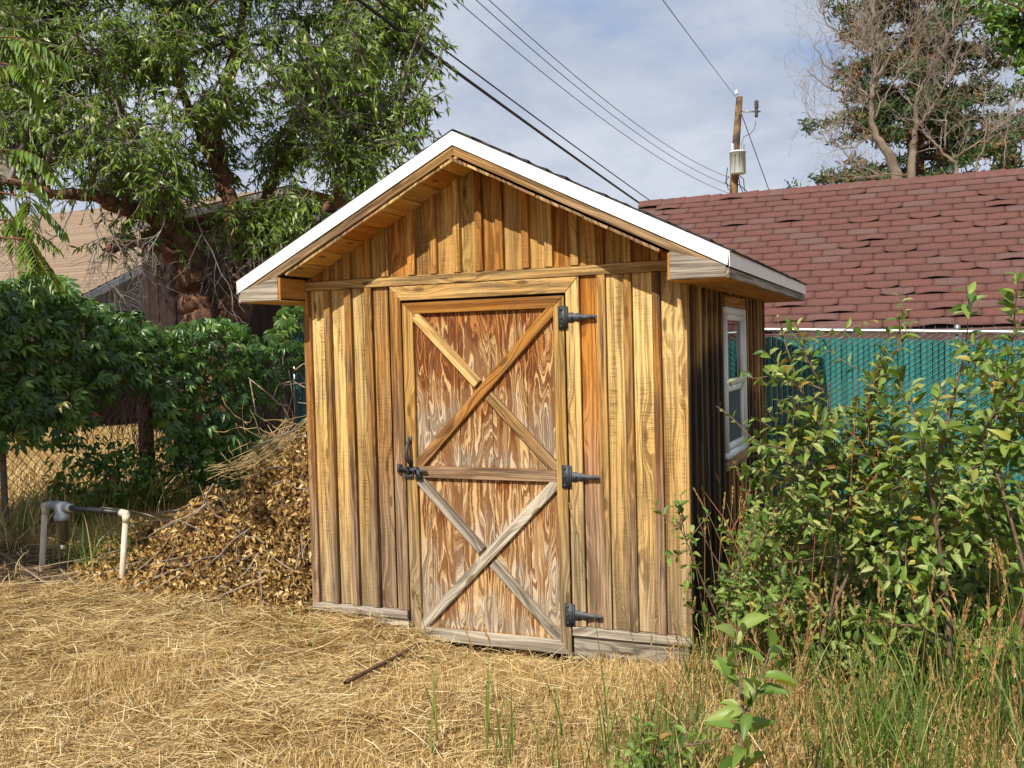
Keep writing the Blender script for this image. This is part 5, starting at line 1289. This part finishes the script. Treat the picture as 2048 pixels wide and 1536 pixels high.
# keep the pile, the shed floor and the bare soil clear
keep = ~((P[:, 0] > -.02) & (P[:, 0] < 2.46) & (P[:, 1] > -.03))
keep &= rng.random(len(P)) > .93 * smst(soil_mask(P[:, 0], P[:, 1]) + .25 * (nz2(P[:, 0], P[:, 1], 9, 77) - .5), .30, .65)
keep &= ~((P[:, 0] < 0) & (pile_h(P[:, 0], P[:, 1]) > .10)); keep &= rng.random(len(P)) > .75 * smst(nz2(P[:, 0], P[:, 1], 2.3, 91) * .6 + nz2(P[:, 0], P[:, 1], 6.0, 92) * .4, .58, .72)
dpt = (P - CAM) @ cf; keep &= rng.random(len(P)) < np.clip((5.0 / dpt) ** 1.2 + .25, 0, 1)
P = P[keep]; n = len(P)
ang = 6.5 * nz2(P[:, 0], P[:, 1], .75, 41) + 3.5 * nz2(P[:, 0], P[:, 1], 2.8, 42) + rng.normal(size=n) * .75 + (rng.random(n) < .50) * rng.uniform(0, 6.28, n)
D = np.stack([np.cos(ang), np.sin(ang), rng.normal(size=n) * .10 + .03], 1)
mat_h = .055 * nz2(P[:, 0], P[:, 1], 1.9, 43) + .03 * nz2(P[:, 0], P[:, 1], 5.5, 44)
hgt = rng.random(n) ** 1.5
P[:, 2] += mat_h * hgt
L = rng.uniform(.03, .17, n) * (1 + .9 * (rng.random(n) < .08))
clump = nz2(P[:, 0], P[:, 1], 3.3, 46)
T = np.clip(.06 + .58 * hgt + .50 * (clump - .42) + rng.normal(size=n) * .17, 0, .995)
strips(straw, P, D, L, rng.uniform(.0016, .0034, n), rng.uniform(-.003, .007, n), rng.uniform(-.012, .012, n), T)
P = scatter(9000, -3.2, 4.6, -2.9, .3); keep = (soil_mask(P[:, 0], P[:, 1]) < .5) & ~((P[:, 0] > -.02) & (P[:, 0] < 2.46) & (P[:, 1] > -.03)) & ~((P[:, 0] < 0) & (pile_h(P[:, 0], P[:, 1]) > .06)); P = P[keep]; n = len(P)
P[:, 2] += .03 + .055 * nz2(P[:, 0], P[:, 1], 1.9, 43); ang = 6.5 * nz2(P[:, 0], P[:, 1], .75, 41) + rng.normal(size=n) * 1.1
strips(straw, P, np.stack([np.cos(ang), np.sin(ang), rng.normal(size=n) * .10], 1), rng.uniform(.10, .26, n), rng.uniform(.0022, .0040, n), rng.uniform(-.002, .006, n), rng.uniform(-.02, .02, n), np.clip(rng.normal(.80, .14, n), 0, .99))
# upright stubble
P = scatter(150000, -3.2, 4.6, -2.9, .4); st = nz2(P[:, 0], P[:, 1], 1.4, 45) + .25 * (P[:, 0] > 1.2)
keep = (rng.random(len(P)) < smst(st, .42, .85)) & ~((P[:, 0] > -.02) & (P[:, 0] < 2.46) & (P[:, 1] > -.03)) & (soil_mask(P[:, 0], P[:, 1]) < .3) & ~((P[:, 0] < 0) & (pile_h(P[:, 0], P[:, 1]) > .08))
P = P[keep]; n = len(P); D = np.stack([rng.normal(size=n) * .35, rng.normal(size=n) * .35, np.ones(n)], 1)
P[:, 2] += .02
strips(straw, P, D, rng.uniform(.03, .085, n), rng.uniform(.002, .004, n), np.zeros(n), np.zeros(n), np.clip(rng.normal(.45, .22, n), 0, .99))
o = straw.put('cut_straw', M_STRAW, None, kind='stuff'); tag(o, 'matted golden cut straw covering the ground before the shed')
# dry field beyond the side fence
field = Acc(); x = rng.uniform(-14, -3.0, 90000); y = rng.uniform(-1.0, 8, 90000); P = np.stack([x, y, gz(x, y)], 1); P = P[in_view(P)]
P = P[((P - FA) @ fn) < -.05]; n = len(P)
strips(field, P, np.stack([rng.normal(size=n) * .6, rng.normal(size=n) * .6, np.ones(n)], 1), rng.uniform(.05, .16, n), rng.uniform(.005, .010, n), np.zeros(n), np.zeros(n), np.clip(rng.normal(.6, .2, n), 0, .99))
o = field.put('dry_field_grass', M_STRAW, None, kind='stuff'); tag(o, 'sunlit dry grass of the yard beyond the chain link fence')

# ------------------------------------------------------------------ weeds and tall grass
def blades(acc, P, L, w, lean, T, seg=4):
    """arching grass blades"""
    for p, l, ww, le, t in zip(P, L, w, lean, T):
        az = rng.uniform(0, 6.283); d = np.array([math.cos(az), math.sin(az), 0]); s = np.linspace(0, 1, seg + 1)
        C = p + np.outer(l * s * (1 - .12 * le * s), Z3) + np.outer(l * le * s ** 2, d); C[:, 2] -= l * .35 * le ** 2 * s ** 3
        sd = np.cross(d, Z3) * math.cos(1.1 * (az % 3)) + d * .3; sd = unit(sd)
        wv = ww * np.array([.7, 1, .85, .55, .04])[:seg + 1]
        V = np.stack([C - sd * wv[:, None] * .5, C + sd * wv[:, None] * .5], 1).reshape(-1, 3); k = np.arange(seg)[:, None] * 2
        acc.add(V, k + np.array([[0, 2, 3, 1]]), t)
def seedstalk(acc, accg, p, L, d, green=0.0, head=.16, w=.0032):
    s = np.linspace(0, 1, 7); C = p + np.outer(L * s, Z3) + np.outer(L * s ** 2, d); C[:, 2] -= L * .25 * (d @ d) * s ** 3
    tube(acc if green < .5 else accg, C, np.linspace(w * .6, w * .3, 7), 3, .35 + .3 * rng.random(), cap=False)
    tip = C[-1]; T = unit(C[-1] - C[-2]); n = 40; u_ = np.sort(rng.random(n)); base = tip - T * (head * (1 - u_))[:, None]
    X = T + rdir(n) * .28; leaves(acc, LANCE, base, X, rdir(n), rng.uniform(.016, .028, n) * (1.15 - .5 * u_), np.clip(rng.normal(.5, .2, n), 0, .99))
wd, sd_ = Acc(), Acc()
P = []
while len(P) < 900:                     # along the foot of the side fence
    q = onf(rng.uniform(-40, 590), 900, rng.uniform(-.1, .35)); q[2] = gz(q[0], q[1])
    if nz2(q[0], q[1], 2.1, 51) > rng.uniform(.2, .8): P.append(q)
P = np.array(P); n = len(P); blades(wd, P, rng.uniform(.18, .55, n), rng.uniform(.005, .010, n), rng.uniform(.1, .9, n), rng.uniform(0, .75, n))
for c, k_, h_ in (((190, 1090, 7.0), 60, .5), ((270, 1110, 6.9), 40, .45), ((150, 1060, 7.3), 40, .45), ((330, 1050, 7.4), 30, .4), ((585, 1130, 5.6), 14, .25)):
    q0 = atd(*c); 
    for _ in range(k_):
        q = q0 + rng.normal(size=3) * .09; q[2] = gz(q[0], q[1]); blades(wd, [q], [h_ * rng.uniform(.5, 1.2)], [rng.uniform(.006, .011)], [rng.uniform(.1, 1.0)], [rng.uniform(.1, .95)])
o = wd.put('weeds', M_GRASS, None, kind='stuff'); tag(o, 'green and yellowing weeds along the foot of the side fence and pipes')
dw = Acc()
for _ in range(420):
    q = onf(rng.uniform(-40, 520), 900, rng.uniform(-.15, .45)); q[2] = gz(q[0], q[1]); blades(dw, [q], [rng.uniform(.15, .6)], [rng.uniform(.004, .008)], [rng.uniform(.2, 1.2)], [rng.uniform(.05, .8)])
for _ in range(60):
    q = atd(rng.uniform(-40, 260), rng.uniform(1130, 1215), 6.4 + rng.random()); q[2] = gz(q[0], q[1]); blades(dw, [q], [rng.uniform(.05, .22)], [rng.uniform(.004, .007)], [rng.uniform(.4, 1.5)], [rng.uniform(.2, .95)])
o = dw.put('dry_weeds', M_STRAW, None, kind='stuff'); tag(o, 'withered brown weeds and grass stems below the chain link fence')
# low shrubby weeds in the shade under the creeper
lw = Acc()
for _ in range(260):
    q = onf(rng.uniform(100, 520), 900, rng.uniform(-.05, .35)); q[2] = gz(q[0], q[1]) + rng.uniform(.05, .55); n = 7
    leaves(lw, OVATE, np.repeat(q[None], n, 0) + rng.normal(size=(n, 3)) * .05, rdir(n) + np.array([0, -.2, .1]), rdir(n) + Z3 * 1.2, rng.uniform(.04, .085, n), rng.uniform(.05, .7, n))
o = lw.put('low_weeds', M_VINELEAF, None, kind='stuff'); tag(o, 'dark leafy undergrowth in the shade below the creeper')

tg, sg_ = Acc(), Acc()
def gpt(px, D): 
    q = atd(px, 900, D); q[2] = gz(q[0], q[1]); return q
for _ in range(3400):
    u_ = rng.random() ** .75; px = 1180 + u_ * 900; D = rng.uniform(3.3, 5.4) if px > 1350 else rng.uniform(3.4, 4.6)
    q = gpt(px, D)
    if nz2(q[0], q[1], 2.6, 61) < rng.uniform(.1, .62): continue
    if q[1] > -.25 and q[0] < 2.5: continue
    h_ = rng.uniform(.22, .75) * (.45 + .6 * u_)
    blades(tg, [q], [h_], [rng.uniform(.004, .0095)], [rng.uniform(.05, .55)], [rng.beta(2.2, 2) * .98])
for px, D in ((845, 4.0), (1010, 4.0), (1000, 3.9), (985, 4.05), (1055, 4.0), (1065, 4.1), (970, 3.9), (960, 4.2), (1110, 4.2), (1160, 3.9), (1190, 4.0), (1205, 4.1), (1100, 3.8), (1085, 3.9)):
    for _ in range(3):
        q = gpt(px + rng.uniform(-8, 8), D); blades(tg, [q], [rng.uniform(.2, .5)], [rng.uniform(.005, .009)], [rng.uniform(.05, .4)], [rng.uniform(.1, .6)])
for _ in range(260):
    u_ = rng.random() ** .7; px = 1230 + u_ * 830; D = rng.uniform(3.6, 5.6); q = gpt(px, D)
    if q[1] > -.2 and q[0] < 2.55: continue
    h_ = rng.uniform(.35, .95) * (.55 + .5 * u_); seedstalk(sg_, tg, q, h_, np.array([rng.normal() * .16, rng.normal() * .12, 0]), rng.random(), rng.uniform(.09, .16))
for _ in range(95):        # along the right wall of the shed
    q = np.array([2.5 + rng.uniform(.0, .35), rng.uniform(-.1, 2.2), 0]); q[2] = gz(q[0], q[1]); seedstalk(sg_, tg, q, rng.uniform(.45, 1.1), np.array([rng.normal() * .15 + .05, rng.normal() * .12, 0]), 0, rng.uniform(.08, .14))
o = tg.put('tall_grass', M_GRASS, None, kind='stuff'); tag(o, 'tall green grass blades among the shrubs at the lower right')
o = sg_.put('seed_grass', M_SEED, None, kind='stuff'); tag(o, 'dry grass stalks with tan seed heads at the lower right')
# straw coloured undergrowth below the shrubs
ug = Acc()
for _ in range(4200):
    px = 1330 + rng.random() * 760; D = rng.uniform(3.4, 5.8); q = gpt(px, D)
    if q[1] > -.2 and q[0] < 2.5: continue
    blades(ug, [q], [rng.uniform(.08, .34)], [rng.uniform(.003, .006)], [rng.uniform(.1, 1.2)], [np.clip(rng.normal(.42, .22), 0, .99)], 3)
o = ug.put('dry_undergrowth', M_STRAW, None, kind='stuff'); tag(o, 'dry brown grass filling in below the shrubs at the lower right')
# single stalks standing in front of the door
for lab, px, D, tpx, tpy in (('lone seed stalk standing before the left door stile', 858, 4.1, 826, 1165), ('seed stalk leaning left before the bottom rail of the door, left of its twin', 958, 4.0, 926, 1240),
                             ('shorter seed stalk before the bottom rail of the door, right of its twin', 1010, 4.0, 966, 1245), ('long seed stalk rising past the middle hinge before the right casing', 1205, 4.2, 1140, 1010),
                             ('bent seed stalk before the boards right of the lowest hinge', 1290, 4.2, 1232, 1180)):
    q = gpt(px, D); tip = atd(tpx, tpy, D + .02); d_ = tip - q; L = d_[2] * 1.0
    a, b = Acc(), Acc(); s = np.linspace(0, 1, 9)[:, None]; C = q * (1 - s) + tip * s + cr * .03 * np.sin(s * math.pi)
    st = empty('seed_stalk', q, lab, 'grass stalk', 'single seed stalks before the door')
    tube(a, C, np.linspace(.0022, .0012, 9), 4, .5); T = unit(C[-1] - C[-3]); n = 34; u_ = np.sort(rng.random(n)); base = tip - T * (.15 * (1 - u_))[:, None]
    leaves(b, LANCE, base, T + rdir(n) * .26, rdir(n), rng.uniform(.018, .03, n) * (1.2 - .5 * u_), np.clip(rng.normal(.5, .2, n), 0, .99))
    g_ = Acc(); blades(g_, [q, q + Z3 * .05], [.42, .30], [.009, .008], [.12, .35], [.2, .35])
    a.put('stem', M_GRASS if px > 1100 or px < 900 else M_SEED, st); b.put('seed_head', M_SEED, st); g_.put('blade', M_GRASS, st)

# ------------------------------------------------------------------ apple suckers and shrubs on the right
apple_me = [mesh('leaf', *leaf_tpl(w, [(0, .08), (.18, .75), (.45, 1), (.75, .65), (1, .03)], dr, fo, .012), M_APPLE, tint=np.zeros(15), smooth=True) for w, dr, fo in ((.23, .40, .9), (.25, .15, 1.1), (.20, .65, .8), (.24, -.15, 1.2))]
ov2 = leaf_tpl(.23, [(0, .1), (.3, .9), (.7, .7), (1, .03)], .3, .55)
def shrub(name, lab, cat, stems, size=(.055, .095), density=30, bare=(), sub=0, sublen=.3, mat=M_APPLE, fill=None, group=None, parts=True):
    """stems: pixel/depth polylines (px, py, D, radius in mm); leaves spiral up the leafy part of each"""
    base = np.array(stems[0][0][0][:3]); bp = atd(*base); root = empty(name, bp, lab, cat, group)
    sa, LV = Acc(), []
    def leafy(P, t0, dens, sz, out=1.0):
        seg = np.linalg.norm(np.diff(P, axis=0), axis=1); Ltot = seg.sum(); n = max(3, int(Ltot * (1 - t0) * dens)); cum = np.concatenate([[0], np.cumsum(seg)]) / Ltot
        for m in range(n):
            t = t0 + (1 - t0) * (m + .5 * rng.random()) / n
            q = np.array([np.interp(t, cum, P[:, c]) for c in range(3)]); q2 = np.array([np.interp(min(t + .03, 1), cum, P[:, c]) for c in range(3)]); T = unit(q2 - q + 1e-6)
            az = m * 2.4 + rng.normal() * .4; s1 = unit(np.cross(T, Z3 + .01 * X3)); s2 = np.cross(s1, T); o_ = s1 * math.cos(az) + s2 * math.sin(az)
            S = rng.uniform(*sz) * (1.05 - .45 * max(0, t - .7) / .3)
            X = unit(o_ * out + T * .65 + rng.normal(size=3) * .22); N = unit(T * .5 + Z3 * .6 - Y3 * .55 - o_ * .2 + rng.normal(size=3) * .32)
            LV.append((q + X * S * .15, X, N, S))
    for pts, t0 in stems:
        P = np.array([atd(x, y, d) for x, y, d, r in pts]); R = np.array([r for *_, r in pts]) * .001
        if P[0][2] < gz(P[0][0], P[0][1]) + .25: P[0][2] = gz(P[0][0], P[0][1]) - .03
        s = np.linspace(0, 1, len(P)); s2 = np.linspace(0, 1, (len(P) - 1) * 4 + 1); Q = np.stack([np.interp(s2, s, P[:, c]) for c in range(3)], 1); Q[1:-1] = .25 * Q[:-2] + .5 * Q[1:-1] + .25 * Q[2:]
        tube(sa, Q, np.interp(s2, s, R), 7, rng.random())
        if t0 < 1: leafy(Q, t0, density, size)
        for k in range(sub if t0 < 1 else 0):
            i_ = rng.integers(max(1, int(t0 * len(Q) * .6)), len(Q) - 1); T = unit(Q[i_ + 1] - Q[i_]); d = unit(T * .6 + rng.normal(size=3) * .7 + Z3 * .25)
            B = wander(Q[i_], d, sublen * rng.uniform(.5, 1.2), 5, .12, .06); tube(sa, B, np.linspace(.0035, .0015, 6), 4, cap=False); leafy(B, .1, density, size)
    if fill:
        for (px, py, D, rad, cnt) in fill:
            c = atd(px, py, D)
            for _ in range(cnt):
                o = c + rdir(1)[0] * rad * rng.random() ** .5 * np.array([1, 1, .8]); B = wander(o, unit(rng.normal(size=3) * .6 + Z3 * .7), sublen * rng.uniform(.5, 1.1), 5, .14, .02)
                if B[:, 2].min() < gz(o[0], o[1]) + .03: continue
                if (B[:, 0] < 2.52).any() and (B[:, 1] > -.1).any(): continue
                tube(sa, B, np.linspace(.003, .0013, 6), 3, cap=False); leafy(B, .0, density, size)
    sa.put('stems', M_STEM, root)
    red = Acc()
    for pts in bare:
        P = np.array([atd(x, y, d) for x, y, d in pts]); rr = Acc(); tube(rr, P, np.linspace(.0042, .0016, len(P)), 5); rr.put('bare_twig', M_REDSTEM, root)
    LV.sort(key=lambda l: depth(l[0]) / l[3])
    rest = Acc(); n_ = 0
    for q, X, N, S in LV:
        x, y = topx(q)
        if n_ < 300 and parts and -20 < x < 2070 and y < 1560:
            X = unit(X); Y = unit(np.cross(N, X)); Z = np.cross(X, Y); L = q - ROOT[root.name]; o = put('leaf', apple_me[n_ % 4], root); n_ += 1
            if mat is not M_APPLE: pass
            o.matrix_local = Matrix(((X[0] * S, Y[0] * S, Z[0] * S, L[0]), (X[1] * S, Y[1] * S, Z[1] * S, L[1]), (X[2] * S, Y[2] * S, Z[2] * S, L[2]), (0, 0, 0, 1)))
        else: leaves(rest, ov2, q[None], X[None], N[None], np.array([S]), np.array([rng.beta(2.2, 2.2) * .955 if rng.random() < .985 else rng.uniform(.95, .999)]))
    rest.put('foliage', mat, root, kind='stuff', smooth=True) if rest.V else None
    return root
shrub('apple_shrub', 'apple shrub with a shoot reaching up past the shed window and bare red twigs', 'shrub', [
    ([(1618, 1375, 5.0, 13), (1650, 1250, 4.9, 11), (1690, 1165, 4.9, 9), (1751, 1021, 4.8, 7), (1790, 930, 4.8, 5)], .75),
    ([(1660, 1230, 4.9, 8), (1690, 1050, 4.8, 7), (1680, 930, 4.7, 6), (1640, 850, 4.6, 5), (1600, 780, 4.6, 5), (1575, 700, 4.6, 4), (1552, 630, 4.6, 2)], .35),
    ([(1640, 850, 4.6, 5), (1660, 800, 4.6, 4), (1615, 720, 4.55, 3), (1592, 665, 4.5, 2)], .2),
    ([(1690, 1050, 4.8, 6), (1725, 880, 4.7, 5), (1750, 740, 4.6, 4), (1795, 705, 4.6, 3), (1828, 637, 4.6, 2)], .3),
    ([(1690, 1030, 4.8, 6), (1640, 935, 4.7, 5), (1580, 900, 4.6, 4), (1512, 886, 4.5, 4), (1464, 835, 4.5, 3), (1432, 812, 4.5, 2)], .35),
    ([(1725, 900, 4.7, 5), (1735, 800, 4.6, 4), (1750, 760, 4.6, 3), (1752, 715, 4.6, 2)], .3)],
    (.045, .080), 36, [[(1690, 1040, 4.7), (1745, 960, 4.6), (1790, 915, 4.6), (1880, 905, 4.6), (1965, 878, 4.6)], [(1745, 965, 4.6), (1790, 870, 4.6), (1845, 818, 4.6)], [(1760, 930, 4.6), (1745, 840, 4.6), (1732, 770, 4.6)], [(1755, 940, 4.6), (1720, 880, 4.6), (1685, 855, 4.6)], [(1700, 1010, 4.65), (1705, 900, 4.6), (1715, 800, 4.6)], [(1640, 1290, 4.8), (1640, 1150, 4.7), (1665, 1020, 4.6)], [(1600, 1390, 4.7), (1620, 1230, 4.6), (1630, 1070, 4.6)]],
    5, .30, fill=[(1630, 900, 4.7, .16, 20), (1690, 960, 4.8, .22, 30), (1740, 870, 4.7, .16, 18), (1590, 980, 4.8, .16, 14), (1700, 1080, 4.8, .2, 24), (1780, 980, 4.7, .18, 18)])
shrub('apple_shrub', 'tallest apple sucker, its single shoot standing up in front of the fence post', 'shrub', [
    ([(1893, 1500, 4.5, 15), (1900, 1280, 4.5, 12), (1888, 1150, 4.5, 11), (1865, 1010, 4.4, 9), (1872, 935, 4.4, 8), (1897, 840, 4.4, 7), (1910, 780, 4.35, 6), (1928, 715, 4.3, 4), (1937, 640, 4.3, 3), (1930, 590, 4.3, 2)], .52),
    ([(1865, 1010, 4.4, 6), (1845, 900, 4.3, 4), (1830, 830, 4.3, 3), (1800, 790, 4.3, 2)], .2),
    ([(1900, 1280, 4.5, 7), (1830, 1250, 4.4, 5), (1770, 1250, 4.4, 3)], .3),
    ([(1880, 1080, 4.5, 7), (1950, 1010, 4.4, 6), (2050, 1020, 4.4, 4)], .3)],
    (.050, .095), 36, [], 4, .28, fill=[(1850, 960, 4.5, .18, 18), (1900, 900, 4.5, .14, 12), (1930, 1080, 4.6, .2, 24), (1830, 1130, 4.6, .18, 20)])
shrub('apple_shrub', 'apple shrub at the right edge with a leaning stem and silvery young leaves', 'shrub', [
    ([(1965, 1490, 4.3, 14), (1990, 1395, 4.3, 12), (2012, 1330, 4.3, 11), (2040, 1262, 4.3, 9), (2065, 1130, 4.3, 7)], .8),
    ([(2060, 1180, 4.3, 8), (2000, 960, 4.3, 7), (1960, 880, 4.3, 6), (1985, 830, 4.2, 5), (2005, 770, 4.2, 4), (2020, 700, 4.2, 3), (2035, 640, 4.2, 2)], .35),
    ([(1990, 840, 4.2, 5), (2030, 770, 4.2, 4), (2060, 690, 4.2, 2)], .2),
    ([(2060, 1180, 4.3, 6), (2070, 1000, 4.3, 5), (2050, 880, 4.25, 3), (2060, 800, 4.2, 2)], .2)],
    (.050, .090), 38, [], 5, .28, fill=[(2010, 900, 4.4, .18, 14), (2040, 1050, 4.4, .2, 16), (2020, 780, 4.4, .14, 8)])
shrub('leafy_bush', 'dense leafy green bush filling the lower right between the apple suckers and the fence', 'bush', [
    ([(1780, 1330, 5.4, 9), (1790, 1150, 5.4, 7), (1800, 1020, 5.4, 4)], .3), ([(1960, 1300, 5.4, 9), (1960, 1150, 5.4, 7), (1965, 1030, 5.4, 4)], .3)],
    (.045, .080), 42, [], 4, .28, fill=[(1600, 1060, 5.6, .24, 26), (1700, 1080, 5.5, .30, 50), (1800, 1080, 5.4, .32, 60), (1900, 1080, 5.4, .32, 60), (2000, 1080, 5.3, .34, 60), (1720, 1200, 5.2, .30, 46), (1830, 1210, 5.2, .32, 60), (1940, 1200, 5.1, .32, 60), (2040, 1200, 5.0, .32, 50), (1600, 1170, 5.5, .24, 24), (1990, 1320, 4.8, .28, 50), (1870, 1330, 4.8, .28, 46), (1750, 1330, 4.9, .26, 40), (1650, 1290, 5.1, .24, 30), (1750, 1000, 5.6, .22, 24), (1960, 980, 5.5, .2, 20)])
shrub('leafy_bush', 'small twiggy green bush against the right corner of the shed', 'bush', [
    ([(1430, 1345, 5.0, 9), (1447, 1255, 4.95, 8), (1462, 1170, 4.9, 6), (1490, 1110, 4.9, 5), (1515, 1035, 4.9, 2)], .35),
    ([(1445, 1260, 4.95, 5), (1400, 1150, 4.8, 4), (1372, 1080, 4.75, 3), (1352, 1040, 4.7, 2)], .55),
    ([(1462, 1170, 4.9, 4), (1410, 1080, 4.85, 3), (1395, 1030, 4.8, 2)], 1.1),
    ([(1450, 1245, 4.95, 5), (1520, 1215, 4.8, 4), (1570, 1205, 4.8, 2)], .2)],
    (.035, .065), 46, [[(1480, 1110, 4.9), (1450, 1040, 4.9), (1410, 985, 4.9)], [(1465, 1060, 4.9), (1490, 1010, 4.9)], [(1455, 1240, 4.9), (1500, 1280, 4.85), (1570, 1350, 4.8)]],
    7, .22, fill=[(1500, 1130, 5.2, .18, 28), (1540, 1060, 5.4, .18, 26), (1470, 1230, 5.0, .16, 18), (1560, 1220, 5.0, .2, 24)])
shrub('apple_shrub', 'young foreground apple sucker with large pale curling leaves at the bottom edge', 'shrub', [
    ([(1483, 1600, 3.1, 7), (1482, 1480, 3.1, 6), (1486, 1420, 3.1, 5), (1478, 1340, 3.1, 4), (1470, 1300, 3.1, 2)], .15),
    ([(1486, 1430, 3.1, 4), (1510, 1390, 3.05, 3), (1520, 1360, 3.05, 2)], .2)],
    (.065, .105), 34, [], 3, .14)
shrub('low_plant', 'low bright green leafy plant in the straw at the bottom edge', 'plant', [
    ([(1320, 1560, 3.7, 4), (1290, 1510, 3.7, 3), (1250, 1490, 3.7, 2)], .1), ([(1320, 1560, 3.7, 4), (1350, 1500, 3.7, 3), (1400, 1480, 3.7, 2)], .1), ([(1320, 1560, 3.7, 4), (1320, 1500, 3.75, 3), (1310, 1470, 3.75, 2)], .1)],
    (.035, .065), 46, [], 4, .14)
